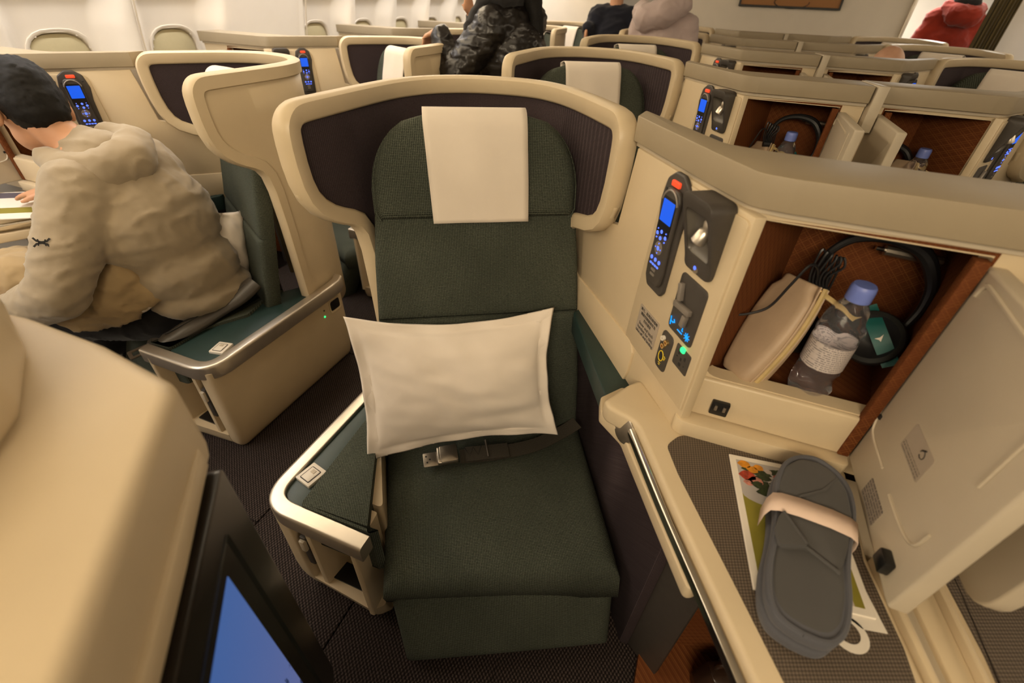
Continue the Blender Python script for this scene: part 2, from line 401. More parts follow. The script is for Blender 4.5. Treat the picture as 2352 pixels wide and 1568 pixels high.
def recess(y, z):
    d = 0
    for wy in WIN:
        dy = abs(y - wy); half = .190 + max(0, z - 1.42) * .12
        if dy < half + .06:
            f = 1 - max(0, min(1, (dy - half + .05) / .10)); f = f * f * (3 - 2 * f)
            if z > WZ: g = 1 - max(0, min(1, (z - 1.47) / .26))
            else: g = 1 - max(0, min(1, (WZ - z - .24) / .10))
            g = g * g * (3 - 2 * g)
            d = max(d, f * g)
    return d * .105
def sidewall(name, side):
    bm = bmesh.new(); ys = [-1.6 + i * .0125 for i in range(634)]; zs = [.02 * i for i in range(36)] ; zs = [ZF - .03, .35, .7, .85] + [.9 + .016 * i for i in range(73)]
    V = []; WX = {z: wall_x(z) for z in zs}
    for y in ys:
        row = []
        for z in zs:
            x = WX[z] - recess(y, z)
            for py in (1.715, 2.80):
                dd = abs(y - py)
                if dd < .022: x += .010
            if side > 0: x = 2 * XC - x
            row.append(bm.verts.new((x, y, z)))
        V.append(row)
    for i in range(len(ys) - 1):
        for j in range(len(zs) - 1):
            yc, zc = (ys[i] + ys[i + 1]) / 2, (zs[j] + zs[j + 1]) / 2
            if any((abs(yc - wy) / .131) ** 3.2 + (abs(zc - WZ) / .197) ** 3.2 < 1 for wy in WIN): continue
            bm.faces.new((V[i][j], V[i + 1][j], V[i + 1][j + 1], V[i][j + 1]))
    return structure(name, bm, M['wall'], ang=60)
sidewall('wall_left', -1)
sidewall('wall_right', 1)
structure('ceiling', box((.43, 2.8, 2.36), (5.2, 9.4, .06)), M['wall'])
# panel seams of the sidewall
for i, py in enumerate((1.715, 2.80)):
    pts = [Vector((wall_x(.9 + .03 * q) + .012, py + .02, .9 + .03 * q)) for q in range(38)]
    structure('trim_%d' % (i + 1), tube(pts, .004, 5), M['cream_dark'])
# windows
def window(idx, wy, shade, side=-1):
    t = bpy.data.objects.new('window_%d' % idx, None); COL.objects.link(t); x0 = wall_x(WZ) - .105
    tilt = Vector((wall_x(1.40) - wall_x(1.05), 0, .35)).normalized()
    nrm = Vector((tilt.z, 0, -tilt.x))
    t.location = (x0, wy, WZ); t['kind'] = 'structure'; G.org = Vector(t.location)
    O = Vector((x0, wy, WZ))
    def rr(wx, wz, r): return rrect(0, 0, wx, wz, r, 6)
    finish('window_frame', ring(rr(.285, .415, .125), rr(.252, .382, .112), O, Yv, tilt, nrm, -.02, .010, .002), M['wall'], t, .004, 2)
    finish('inner_bezel', ring(rr(.262, .392, .116), rr(.238, .364, .104), O, Yv, tilt, nrm, -.02, .002, -.018), M['cream_dark'], t)
    finish('window_pane', slab(rr(.25, .376, .108), O, Yv, tilt, nrm, -.028, -.022), M['winpane'], t)
    h = .372 * shade
    if shade > 0:
        pts = [p for p in rr(.244, .370, .106)]
        zc = .185 - h
        up = [(a, max(b, zc)) for a, b in pts]
        finish('window_shade', slab(up, O, Yv, tilt, nrm, -.017, -.008), M['shade'], t, .003, 2)
M['winpane'] = plain('night_window', (.020, .024, .030), .08, var=.1, sc=4)
M['shade'] = plain('window_shade_plastic', (.46, .40, .24), .5, var=.02)
for i, (wy, sh) in enumerate(zip(WIN, (.24, 1, .40, 1, 1, 1, 1, 1))): window(i + 1, wy, sh)
# aft bulkhead with two aisle openings, picture, curtain
YB = 6.35
def wallslab(x0, x1, z0=.17, z1=2.4, y=YB): return box(((x0 + x1) / 2, y + .03, (z0 + z1) / 2), (x1 - x0, .06, z1 - z0))
structure('wall_aft', wallslab(-.66, 1.55), M['wall'])
structure('wall_aft_left', wallslab(-2.7, -1.22), M['wall'])
structure('wall_aft_right', wallslab(2.24, 3.6), M['wall'])
structure('wall_aft_far', box((.43, 8.9, 1.28), (6.4, .06, 2.22)), M['wall'])
structure('trim_3', box((1.555, YB - .002, 1.28), (.03, .07, 2.2)), M['silver'], .004)
def picture():
    t = thing('framed_picture', 'framed abstract print in browns and ochres on the aft bulkhead', 'picture', (.50, YB, 1.59))
    O = (.495, YB - .004, 1.59)
    o = [(-.47, 0), (.47, 0), (.47, .62), (-.47, .62)]; i = [(-.452, .018), (.452, .018), (.452, .602), (-.452, .602)]
    finish('frame', ring(o, i, O, Xv, ZV, -Yv, 0, .025, .022), M['black'], t, .002, 1)
    m, nt, b = new_mat('ochre_abstract_print'); N = NB(nt); oc = N.obj()
    wv = N.n('ShaderNodeTexWave', wave_type='RINGS'); wv.inputs['Scale'].default_value = .9; wv.inputs['Distortion'].default_value = 3; N.put(wv.inputs['Vector'], oc)
    N.put(b.inputs['Base Color'], N.mix(N.mr(wv.outputs['Fac'], .45, .55), (.34, .15, .04, 1), (.42, .27, .11, 1)))
    finish('print', slab(i, O, Xv, ZV, -Yv, 0, .008), m, t)
    cv = [Vector((O[0] + .02 + .16 * math.cos(a), O[1] - .010, 1.64 + .05 * math.sin(a))) for a in [1.2 + q * .25 for q in range(22)]]
    finish('drawn_line', tube(cv, .004, 5), M['ink'], t)
picture()
def curtain():
    bm = bmesh.new(); V = []
    for i in range(30):
        x = 2.13 + .20 * i / 29; y = YB - .05 + .018 * math.sin(i * 1.7)
        V.append([bm.verts.new((x, y, z)) for z in (ZF + .02, 1.2, 2.3)])
    for i in range(29):
        for j in range(2): bm.faces.new((V[i][j], V[i + 1][j], V[i + 1][j + 1], V[i][j + 1]))
    o = finish('curtain', bm, M['olive'], loc=(2.23, YB - .05, ZF + .02)); tag(o, 'olive curtain tied at the right side of the aft doorway', 'curtain')
    s = o.modifiers.new('s', 'SOLIDIFY'); s.thickness = .006
curtain()

# ------------------------------------------------------------------ seat
BT = Vector((0, 0, 0)); BT = (EV * .19 + ZV).normalized(); BN = (-EV + ZV * .19).normalized()   # up along the backrest, out of it
BO = L(0, .46, .48)
def bz(z): return (z - .48) / BT.z
def make_seat(label, group, belt=False):
    t = thing('seat', label, 'seat', L(0, .25, ZF), group)
    # cushion: rows along depth
    SK = (EX - EV * .055).normalized()
    finish('seat_cushion', pad([(0, -.283, .290), (.10, -.287, .296), (.52, -.305, .312)], L(0, .022, .395), SK, EV, ZV, .100, .045, .012, 40, 40, .003, ((.16, .006, .005),)), M['tweed'], t, ang=180)
    # leg rest: front face hanging down
    dn = (-ZV - EV * .42).normalized(); fo = (-EV + ZV * .42).normalized()
    finish('leg_rest', pad([(0, -.275, .292), (.222, -.250, .280)], L(0, .135, .395), SK, dn, fo, .112, .035, .006, 24, 18), M['tweed'], t, ang=180)
    def bp(name, rows, th, r, crown, **k): return finish(name, pad(rows, BO - BN * .055, EX, BT, BN, th, r, crown, **k), M['tweed'], t, ang=180)
    bp('backrest_lower', [(bz(.44), -.285, .298), (bz(.66), -.283, .290), (bz(.895), -.274, .272)], .055, .016, .006, na=26, nb=22, wob=.003)
    bp('backrest_upper', [(bz(.895), -.274, .270), (bz(1.05), -.264, .258), (bz(1.19), -.248, .240)], .055, .014, .004, na=26, nb=18)
    hr = [(bz(1.155), -.236, .226)]
    for i in range(13):
        f = i / 12; z = 1.175 + .205 * f
        g = math.sqrt(max(0, 1 - max(0, (f - .15) / .85) ** 2.2)) if f < 1 else 0
        wv = .095 + .142 * g
        hr.append((bz(z), -.008 - wv, -.002 + wv))
    head = bp('headrest', hr, .080, .026, .006, na=34, nb=30)
    pp = [Vector(BO + EX * a + BT * (b - .004) + BN * .004) for b, a, _ in hr] + [Vector(BO + EX * a + BT * (b - .004) + BN * .004) for b, _, a in hr[::-1]]
    finish('piping', tube(pp, .004, 6), M['tweed'], head)
    # cotton headrest cover draped over the top
    bm = bmesh.new(); V = []; nn = 34; bt_ = bz(1.382)
    for i in range(nn):
        f = i / (nn - 1); row = []
        for j in range(17):
            s = j / 16; a = (-.112 - .010 * min(1, f / .7)) + (.226 + .004 * f) * s
            wv = .0016 * noise.noise(Vector((a * 16, f * 5, 1))) + .0011 * math.sin(a * 55 + f * 4)
            if f < .66: b = bz(1.150) + (bt_ - .032 - bz(1.150)) * (f / .66); h = .0345 + wv + .004 * math.sin(f / .66 * math.pi)
            elif f < .86: an = (f - .66) / .20 * math.pi / 2; b = bt_ - .032 + .038 * math.sin(an); h = -.0035 + .038 * math.cos(an)
            elif f < .94: b = bt_ + .006; h = -.0035 - .052 * (f - .86) / .08
            else: b = bt_ + .006 - .06 * (f - .94) / .06; h = -.0585
            row.append(bm.verts.new(BO + EX * a + BT * b + BN * h))
        V.append(row)
    for i in range(nn - 1):
        for j in range(16): bm.faces.new((V[i][j], V[i][j + 1], V[i + 1][j + 1], V[i + 1][j]))
    hc = finish('headrest_cover', bm, M['linen'], t, ang=180); s = hc.modifiers.new('s', 'SOLIDIFY'); s.thickness = .003; s.offset = 1
    return t
def make_armrest(label, group, narrow=False):
    t = thing('armrest_unit', label, 'armrest', (-.67, .67, ZF), group)
    def inn(u, v): q = L(u, v); return (q.x, q.y)
    i0, i1, i2 = inn(-.305, .11), inn(-.305, .455), inn(-.292, .57)
    body = [(-.757, 1.030), (-.757, .386), (-.702, .386), (-.702, .495), (-.498, .495), i1, i2, (-.712, 1.045), (-.742, 1.047)]
    def layers(poly, zs):
        bm = bmesh.new(); R_ = [[bm.verts.new((p[0], p[1], z)) for p in poly] for z in zs]; n = len(poly)
        for a, b in zip(R_, R_[1:]):
            for i in range(n): bm.faces.new((a[i], a[(i + 1) % n], b[(i + 1) % n], b[i]))
        bm.faces.new(R_[0][::-1]); bm.faces.new(R_[-1])
        for v in bm.verts:      # tucked-in foot
            f = max(0, ZF + .14 - v.co.z) / .14; g = 1 - math.sqrt(max(0, 1 - f * f))
            if v.co.x < -.69: v.co.x += .040 * g
            if v.co.y < .44: v.co.y += .030 * g
        return bm
    zs = [ZF, ZF + .006, ZF + .018, ZF + .035, ZF + .06, ZF + .09, ZF + .14, .575]
    finish('side_box', layers(rpoly(body, [.01, .060, .010, .004, .01, .01, .01, .01, .01], 7), zs), M['cream'], t, ang=50)
    finish('front_sill', layers(rpoly([(-.706, .505), (-.706, .386), (-.500, .374), (-.476, .40), (-.524, .505)], [0, .003, .02, .01, 0], 3), [ZF, ZF + .006, ZF + .018, ZF + .04, ZF + .075]), M['cream'], t)
    finish('inner_post', prism(rpoly([(-.527, .480), (-.509, .373), (-.491, .373), (-.503, .480)], .006, 3), ZF + .06, .575), M['cream'], t)
    finish('pocket_floor_strip', box((-.609, .433, ZF + .078), (.150, .05, .006)), M['black'], t)
    lt = finish('latch', box((-.681, .404, .42), (.020, .03, .13)), M['dark'], t, .004)
    finish('latch_tab', box((-.680, .388, .455), (.017, .014, .045)), M['cream_dark'], lt, .004)
    finish('vertical_fin', prism(rpoly([(-.667, .48), (-.667, .39), (-.650, .39), (-.640, .48)], .004, 2), ZF + .07, .575), M['cream'], t)
    path = rpoly([(-.471, .383), (-.765, .383), (-.765, 1.045)], [0, .082, 0], 10); path = [Vector((a, b, .578)) for a, b in path]
    path = path[:-1] + [Vector((-.765, .53 + .05 * i, .578)) for i in range(10)] + [Vector((-.765, 1.022, .582)), Vector((-.765, 1.040, .596))]
    pr = rpoly([(-.010, -.027), (-.010, .026), (.028, .026), (.028, -.027)], [.004, .010, .004, .006], 4)
    finish('rail', sweep(path, pr), M['silver'], t, ang=50)
    b0, b1, b2 = (-.560, .420), (-.560, .72), (-.620, .88)
    if not narrow: b0, b1, b2 = (-.668, .410), (-.690, .70), (-.712, .84)
    pad1 = [(-.736, .432), (-.710, .414), (b0[0] - .012, .409), (b0[0] + .004, b0[1]), (b1[0] + .004, b1[1]), (b2[0], b2[1]), (-.715, 1.01), (-.738, 1.01), (-.740, .478)]
    finish('leather_strip', prism(rpoly(pad1, .012, 3), .548, .595), M['teal'], t, .008, 3)
    pad2 = [b0, (-.476, .416), (-.455, .433), i0, inn(-.305, .42), (b2[0] + .03, b2[1] - .03), b2, b1]
    finish('armrest_cushion', prism(rpoly(pad2, .015, 3), .44, .606), M['tweed'], t, .014, 3)
    c, s_ = math.cos(math.radians(-12)), math.sin(math.radians(-12)); ax = (Vector((c, s_, 0)), Vector((-s_, c, 0)), ZV)
    sp = finish('switch_plate', box((-.705, .492, .5985), (.052, .057, .012), ax), M['white'], t, .003)
    finish('switch', box((-.705, .490, .605), (.029, .036, .003), ax), M['white'], sp, .001)
    bm = ring(rrect(0, 0, .033, .040, .003, 2), rrect(0, 0, .030, .037, .003, 2), (-.705, .490, .6042), ax[0], ax[1], ZV, 0, .0012, .0012); finish('switch_gap', bm, M['ink'], sp)
    finish('switch_window', box((-.703, .499, .6068), (.012, .010, .0016), ax), M['cream_dark'], sp)
    rh = finish('handle_rim', ring(rrect(0, 0, .070, .062, .016), rrect(0, 0, .056, .046, .012), (-.757, .985, .505), Yv, ZV, -Xv, -.002, .003, .001), M['cream'], t)
    finish('release_handle', slab(rrect(0, 0, .058, .048, .012), (-.757, .985, .505), Yv, ZV, -Xv, -.006, .0005), M['black'], rh)
    finish('status_led', lathe([(.004, 0), (.004, .003), (.002, .004)], (-.756, .914, .483), (-1, 0, 0), 10), M['green'], t)
    finish('screw', lathe([(.004, 0), (.004, .002)], (-.756, .918, .511), (-1, 0, 0), 10), M['ink'], t)
    return t

# ------------------------------------------------------------------ privacy shell
SH = catmull([(-.716, .674, 0), (-.716, .80, 0), (-.716, .93, 0), (-.708, 1.04, 0), (-.672, 1.135, 0), (-.60, 1.205, 0), (-.51, 1.238, 0), (-.416, 1.240, 0), (-.33, 1.195, 0), (-.255, 1.120, 0), (-.190, 1.040, 0), (-.126, .957, 0)], 10)
acc = [0]
for p, q in zip(SH, SH[1:]): acc.append(acc[-1] + (q - p).length)
LS = acc[-1]
def shp(s):
    s = max(0, min(LS - 1e-6, s)); i = 0
    while acc[i + 1] < s: i += 1
    f = (s - acc[i]) / (acc[i + 1] - acc[i]); p = SH[i].lerp(SH[i + 1], f)
    a = SH[max(0, i - 1)]; b = SH[min(len(SH) - 1, i + 2)]; t = (b - a).normalized()
    return p, Vector((t.y, -t.x, 0))       # inward normal (towards the seat)
ZT = 1.422
def interp(tab, s):
    for (a, za), (b, zb) in zip(tab, tab[1:]):
        if s <= b: return za + (zb - za) * (s - a) / (b - a)
    return tab[-1][1]
LO_L = [(0, 1.31), (.004, 1.27), (.014, 1.235), (.035, 1.205), (.07, 1.18), (.105, 1.160), (.135, 1.150), (.160, 1.140), (.178, 1.120), (.188, 1.08), (.194, 1.0), (.200, .75), (.206, .5)]
LO_R = [(0, 1.34), (.003, 1.27), (.010, 1.225), (.026, 1.19), (.05, 1.165), (.09, 1.14), (.15, 1.13), (.25, 1.12), (.285, 1.08), (.295, .9), (.30, .5)]
def zlo(s): return max(interp(LO_L, s) if s < .206 else .5, interp(LO_R, LS - s) if LS - s < .30 else .5)
def zhi(s):
    r = .055; d = min(s, LS - s); return ZT if d > r else ZT - r + math.sqrt(max(0, r * r - (r - d) ** 2))
def shell_bm(d, inset, step=.02):
    ss = sorted(set([round(v, 4) for v in [inset + q for q in (0, .001, .003, .006, .01, .015, .022, .03, .04, .055, .07, .085, .1, .12, .14, .155, .17, .178, .183, .188, .191, .194, .197, .2, .203, .206)] + [LS - inset - q for q in (0, .001, .003, .006, .01, .015, .022, .03, .04, .055, .07, .09, .12, .15, .17, .19, .21, .23, .25, .265, .275, .285, .29, .295, .3)] + [.22 + i * step for i in range(int((LS - .53) / step) + 1)]]))
    bm = bmesh.new(); V = []
    for s in ss:
        p, n = shp(s); z0, z1 = zlo(s) + inset * (1 if zlo(s) > .52 else 0), zhi(s) - inset
        if z0 > z1 - .002: z0 = z1 - .002
        V.append([bm.verts.new(p + n * d + ZV * (z0 + (z1 - z0) * j / 8)) for j in range(9)])
    for a, b in zip(V, V[1:]):
        for j in range(8): bm.faces.new((a[j], b[j], b[j + 1], a[j + 1]))
    return bm
def boundary():
    pts = []
    for s, z in LO_L[::-1]: pts.append((s, z))
    d = .055
    for i in range(9):
        a = math.pi - i * math.pi / 16; pts.append((d + d * math.cos(a), ZT - d + d * math.sin(a)))
    k = int((LS - .16) / .02)
    for i in range(1, k): pts.append((.055 + (LS - .11) * i / k, ZT))
    for i in range(9):
        a = math.pi / 2 - i * math.pi / 16; pts.append((LS - d + d * math.cos(a), ZT - d + d * math.sin(a)))
    for s, z in LO_R: pts.append((LS - s, z))
    out = [pts[0]]
    for p in pts[1:]:
        if math.dist(p, out[-1]) > .006: out.append(p)
    # smooth the corners a little
    for _ in range(2): out = [out[0]] + [((a[0] + 2 * b[0] + c[0]) / 4, (a[1] + 2 * b[1] + c[1]) / 4) for a, b, c in zip(out, out[1:], out[2:])] + [out[-1]]
    return out
def make_shell(label, group):
    t = thing('privacy_shell', label, 'privacy screen', (-.45, 1.2, ZF), group)
    ou = finish('outer_panel', shell_bm(-.006, .012), M['cream'], t, ang=60); s = ou.modifiers.new('s', 'SOLIDIFY'); s.thickness = .014; s.offset = 0
    fa = finish('fabric_lining', shell_bm(.007, .022), M['purple'], t, ang=60); s = fa.modifiers.new('s', 'SOLIDIFY'); s.thickness = .004; s.offset = 0
    B = boundary(); bm = bmesh.new(); R = []
    prof = [(-.001, -.012), (-.001, .012), (.004, .019), (.032, .019), (.0375, .014), (.038, .004), (.038, -.010), (.040, -.014), (.036, -.021), (.004, -.021)]
    for i in range(len(B)):
        a, b = B[max(0, i - 1)], B[min(len(B) - 1, i + 1)]; tx, tz = b[0] - a[0], b[1] - a[1]; l = math.hypot(tx, tz); ix, iz = tz / l, -tx / l
        row = []
        for q, d in prof:
            s_, z_ = B[i][0] + ix * q, B[i][1] + iz * q; p, n = shp(s_); row.append(bm.verts.new(p + n * d + ZV * z_))
        R.append(row)
    n = len(prof)
    for a, b in zip(R, R[1:]):
        for j in range(n): bm.faces.new((a[j], a[(j + 1) % n], b[(j + 1) % n], b[j]))
    bm.faces.new(R[0][::-1]); bm.faces.new(R[-1])
    finish('rim', bm, M['cream'], t, ang=50, clean=False)
    return t

# ------------------------------------------------------------------ console
def p1(s, z, off=0): return P1 + D1 * s + N1 * off + ZV * z
def slab1(poly, t0, t1): return slab(poly, P1, D1, ZV, N1, t0, t1)
def btn1(s, z, r, h, base=0, n=14): return lathe([(r, 0), (r, h * .7), (r * .75, h)], p1(s, z, base), N1, n)
def make_handset(label, group):
    t = thing('handset', label, 'handset', p1(0, 1.26, .012), group)
    o = rpoly([(-.022, 1.172), (.026, 1.172), (.029, 1.20), (.026, 1.26), (.027, 1.33), (.020, 1.347), (-.016, 1.347), (-.024, 1.33), (-.022, 1.26), (-.025, 1.20)], .012, 4)
    finish('handset_body', slab1(o, .008, .0175), M['dark'], t, .004, 3)
    finish('display', slab1(rrect(.001, 1.299, .042, .066, .006), .0172, .0180), M['black'], t)
    finish('screen', slab1(rrect(.001, 1.308, .036, .038, .001, 1), .0178, .0186), M['blue'], t)
    finish('speaker_bezel', tube([p1(.001 + .024 * math.cos(a), 1.318 + .026 * math.sin(a), .0175) for a in [.25 + q * (math.pi - .5) / 14 for q in range(15)]], .0022, 6), M['greyplast'], t)
    finish('wheel', merge([btn1(.0005, 1.2415, .0125, .002, .0165, 20)]), M['greyplast'], t)
    for s, z, r in ((.0005, 1.2415, .0042), (-.001, 1.272, .0035), (-.001, 1.260, .0035), (-.013, 1.266, .0035), (.014, 1.266, .0035), (-.013, 1.219, .0038), (.0005, 1.219, .0038), (.014, 1.219, .0038), (.0005, 1.2505, .0015), (.0005, 1.2325, .0015), (.0090, 1.2415, .0015), (-.0080, 1.2415, .0015), (-.013, 1.274, .0014), (-.013, 1.258, .0014), (.014, 1.274, .0014), (.014, 1.258, .0014)):
        finish('button', btn1(s, z, r, .002, .0172, 10), M['bluekey'], t)
    for i in range(4): finish('key', slab1(rrect(-.012 + .008 * i, 1.2085, .0065, .0035, .001, 1), .017, .0185), M['bluekey'], t)
    for z in (1.199, 1.190): finish('key', slab1(rrect(.001, z, .015, .005, .002, 2), .017, .0185), M['greyplast'], t)
    return t
def make_console(label, group, xend=XC, edge=((.385, .52), (.411, .40), (.440, .27)), hi=True):
    t = thing('side_console', label, 'console', (.15, .75, ZF), group)
    # counter top with rounded front lip
    f = [(-.118, .958), (.028, .750), (.085, .676), (.13, .670), (xend, .670), (xend, .800), (.10, .805), (.040, .818), (-.112, 1.02)]
    finish('counter_top', prism(rpoly(f, [.004, .10, .04, .02, 0, 0, .03, .05, .004], 6), 1.376, 1.420), M['beige'], t, .007, 3)
    if hi: finish('joint_strip', prism([(.418, .790), (.436, .790), (xend + .035, .668), (xend + .035, .664), (.440, .664), (.440, .672)], 1.30, 1.4225), M['cream_dark'], t, .002)
    # reveal groove and inner body behind it
    g = [(-.112, .966), (.034, .760), (.090, .690), (.13, .684), (xend, .684), (xend, .80), (.10, .80), (.04, .81), (-.10, 1.02)]
    finish('reveal', prism(rpoly(g, [.004, .10, .04, .02, 0, 0, .03, .05, .004], 5), 1.366, 1.377), M['cream_dark'], t)
    # angled wall beside the seat
    finish('side_panel', slab1([(-.43, .87), (.176, .87), (.176, 1.367), (-.175, 1.367), (-.20, 1.20), (-.43, 1.14)], -.02, 0), M['cream'], t, .003)
    finish('lower_inset', slab1(rpoly([(-.42, 1.03), (-.377, .985), (-.035, 1.005), (-.018, .985), (-.02, .93), (-.035, .872), (-.42, .872)], [.01, .04, .03, .01, .01, 0, 0], 4), -.004, .006), M['cream'], t, .003)
    plate = rpoly([(-.064, 1.00), (.172, 1.00), (.172, 1.360), (-.048, 1.360)], [.004, .004, .01, .028], 5)
    finish('control_panel', slab1(plate, -.002, .004), M['cream'], t, .002)
    # handset dock
    o = rpoly([(-.023, 1.154), (.026, 1.154), (.036, 1.168), (.037, 1.28), (.041, 1.318), (.032, 1.356), (.010, 1.371), (-.015, 1.371), (-.036, 1.356), (-.043, 1.318), (-.036, 1.28), (-.033, 1.168)], .012, 4)
    dk = finish('handset_dock', slab1(o, 0, .0095), M['dark'], t, .004, 3)
    finish('call_button', slab1(rrect(-.003, 1.3535, .025, .010, .003), .008, .0135), M['red'], dk, .0015)
    for s, z in ((-.030, 1.338), (.028, 1.334)): finish('screw', btn1(s, z, .0025, .001, .0095, 8), M['ink'], dk)
    # reading light
    ro = rrect(.105, 1.309, .076, .126, .016, 5)
    ri = rrect(.105, 1.312, .058, .074, .012, 5)
    dep = lambda q: .010 + .034 * max(0, min(1, (q[1] - 1.26) / .10))
    lh = finish('reading_light_housing', ring(ro, ri, P1, D1, ZV, N1, 0, dep, dep), M['dark'], t, .0025, 2)
    bm = bmesh.new(); rings = []
    for k_, (sc, d) in enumerate(((1, lambda q: dep(q) - .002), (.95, lambda q: .010 + .010 * (q[1] - 1.27) / .08), (.6, lambda q: .0068), (.1, lambda q: .0062))):
        rings.append([bm.verts.new(p1(.105 + (q[0] - .105) * sc, 1.312 + (q[1] - 1.312) * sc, d(q))) for q in ri])
    for a, b in zip(rings, rings[1:]):
        for i in range(len(ri)): bm.faces.new((a[i], a[(i + 1) % len(ri)], b[(i + 1) % len(ri)], b[i]))
    bm.faces.new(rings[-1]); finish('reflector_recess', bm, M['recess'], lh, ang=60)
    ax = (-ZV + N1 * .35 - D1 * .25).normalized(); c = p1(.118, 1.336, .016)
    finish('lamp_head', lathe([(.011, -.004), (.012, .004), (.008, .012), (.011, .016), (.0115, .034), (.009, .036)], c, ax, 16), M['silver'], lh)
    bt = finish('light_button', btn1(.104, 1.2565, .0095, .003, .009, 18), M['metal'], lh); finish('button_led', btn1(.104, 1.2565, .0035, .001, .012, 10), M['bluekey'], lh)
    # seat control plate
    cp = finish('seat_control_plate', slab1(rpoly([(.071, 1.122), (.146, 1.122), (.146, 1.233), (.069, 1.233)], .010, 4), 0, .0065), M['dark'], t, .002)
    def bar(a, b, wd, nm):
        a, b = p1(a[0], a[1], .0065), p1(b[0], b[1], .0065); A = (b - a); ln = A.length; A.normalize(); B = N1.cross(A)
        finish(nm, box((a + b) / 2 + N1 * .0045, (ln, wd, .009), (A, B, N1)), M['greyplast'], cp, .0015)
    bar((.083, 1.217), (.091, 1.187), .009, 'back_control'); bar((.080, 1.178), (.126, 1.181), .0105, 'seat_control'); bar((.117, 1.172), (.115, 1.150), .010, 'leg_control')
    def icon(pts, r=.0011): return tube([p1(s, z, .0071) for s, z in pts], r, 5)
    ic = [icon([(.076, 1.146), (.078, 1.138), (.086, 1.137)]), icon([(.077, 1.137), (.079, 1.130)]), icon([(.086, 1.145), (.090, 1.140), (.085, 1.139)]), icon([(.102, 1.134), (.117, 1.134)]), icon([(.115, 1.145), (.114, 1.141), (.117, 1.139)])]
    for q in range(8): ic.append(icon([(.131, 1.1375), (.131 + .008 * math.cos(q * .785), 1.1375 + .008 * math.sin(q * .785))], .0008))
    ic.append(btn1(.131, 1.1375, .0038, .001, .0066, 10)); finish('position_icons', merge(ic), M['cyan'], cp)
    # av sockets and power outlet
    av = finish('av_socket_plate', slab1(rpoly([(.063, 1.026), (.099, 1.026), (.101, 1.110), (.063, 1.110)], .012, 4), 0, .006), M['dark'], t, .002)
    for s, z, m in ((.073, 1.094, 'white'), (.086, 1.092, 'gold'), (.079, 1.080, 'gold')): finish('jack', merge([lathe([(.0052, 0), (.0052, .005), (.0028, .005), (.0028, .001)], p1(s, z, .006), N1, 12)]), M[m], av)
    finish('connector', slab1(rrect(.079, 1.056, .012, .018, .005), .006, .0068), M['ink'], av)
    y1 = [tube([p1(.079 + .0075 * math.cos(a), 1.056 + .011 * math.sin(a), .0066) for a in [q * .35 for q in range(19)]], .0011, 5)]
    y1 += [tube([p1(.089, 1.062, .0064), p1(.093, 1.060, .0064), p1(.091, 1.054, .0064), p1(.087, 1.056, .0064)], .0009, 5), tube([p1(.076, 1.040, .0064), p1(.083, 1.040, .0064)], .0007, 4), tube([p1(.077, 1.036, .0064), p1(.082, 1.036, .0064)], .0007, 4)]
    finish('yellow_print', merge(y1), M['ylw'], av)
    pw = finish('power_outlet', slab1(rrect(.1335, 1.0905, .045, .044, .004), 0, .0055), M['dark'], t, .0015)
    finish('outlet_light', slab1(rrect(.132, 1.110, .012, .010, .004), .003, .009), M['green'], pw, .002)
    for s, z, a, b in ((.124, 1.099, .004, .007), (.143, 1.097, .004, .007), (.133, 1.090, .004, .006), (.133, 1.079, .006, .006), (.145, 1.083, .002, .002), (.121, 1.090, .003, .002)): finish('slot', slab1(rrect(s, z, a, b, .0004, 1), .0055, .006), M['ink'], pw)
    if hi:
        st = finish('notice_label', slab1(rpoly([(-.030, 1.043), (.047, 1.043), (.047, 1.106), (-.030, 1.106)], .004, 3), .0038, .0048), M['label'], t)
        zz = 1.098
        for line, sz, dz in (('\u6ed1\u884c\uff0c\u8d77\u98db\u53ca\u964d\u843d\u6642', .0075, .0098), ('\u8acb\u5c07\u63a7\u5236\u5668\u653e\u597d\u53ca', .0075, .0098), ('\u6263\u597d\u56fa\u5b9a', .0075, .0118), ('Stow and latch', .0098, .0098), ('handset for taxi,', .0098, .0098), ('take-off and landing', .0090, .010)):
            finish('notice_text', text_bm(line, sz, p1(.0085, zz, .0050), D1, ZV, N1), M['ink'], st, smooth=False); zz -= dz
    # niche front: posts, header, sill
    bm = bmesh.new(); x0, x1, z0, z1 = .107, .372, 1.072, 1.356
    fr = rpoly([(x0, z0), (x1, z0), (x1, z1), (x0, z1)], [.03, .002, .002, .004], 5)
    out = rpoly([(.092, .94), (xend, .94), (xend, 1.367), (.092, 1.367)], [0, 0, 0, 0], 5)
    # equal counts: build outer loop by projecting the inner loop
    def proj(q):
        cx, cz = (x0 + x1) / 2, (z0 + z1) / 2; dx, dz = q[0] - cx, q[1] - cz; hx = .094 - cx if dx < 0 else xend - cx; hz = .94 - cz if dz < 0 else 1.367 - cz
        tx = hx / dx if abs(dx) > 1e-6 else 9; tz = hz / dz if abs(dz) > 1e-6 else 9; k_ = min(tx, tz); return (cx + dx * k_, cz + dz * k_)
    cor = [(x0, z0), (x1, z0), (x1, z1), (x0, z1)]; oc = [(.094, .94), (xend, .94), (xend, 1.367), (.094, 1.367)]
    ol = []
    for q in fr:
        m_ = min(range(4), key=lambda i: math.dist(q, cor[i])); ol.append(oc[m_])
    finish('niche_surround', ring(ol, fr, (0, YN, 0), Xv, ZV, -Yv, -.03, 0, 0), M['cream'], t, clean=False, ang=40)
    pth = [(.090, YN - .004), (.090, YN - .022), (.102, YN - .022), (.108, YN - .004)]
    finish('niche_side_trim', prism(pth, .985, 1.362), M['cream'], t, .003)
    sill = [(.105, 1.066), (.36, 1.066), (.372, .985), (.112, .985)]
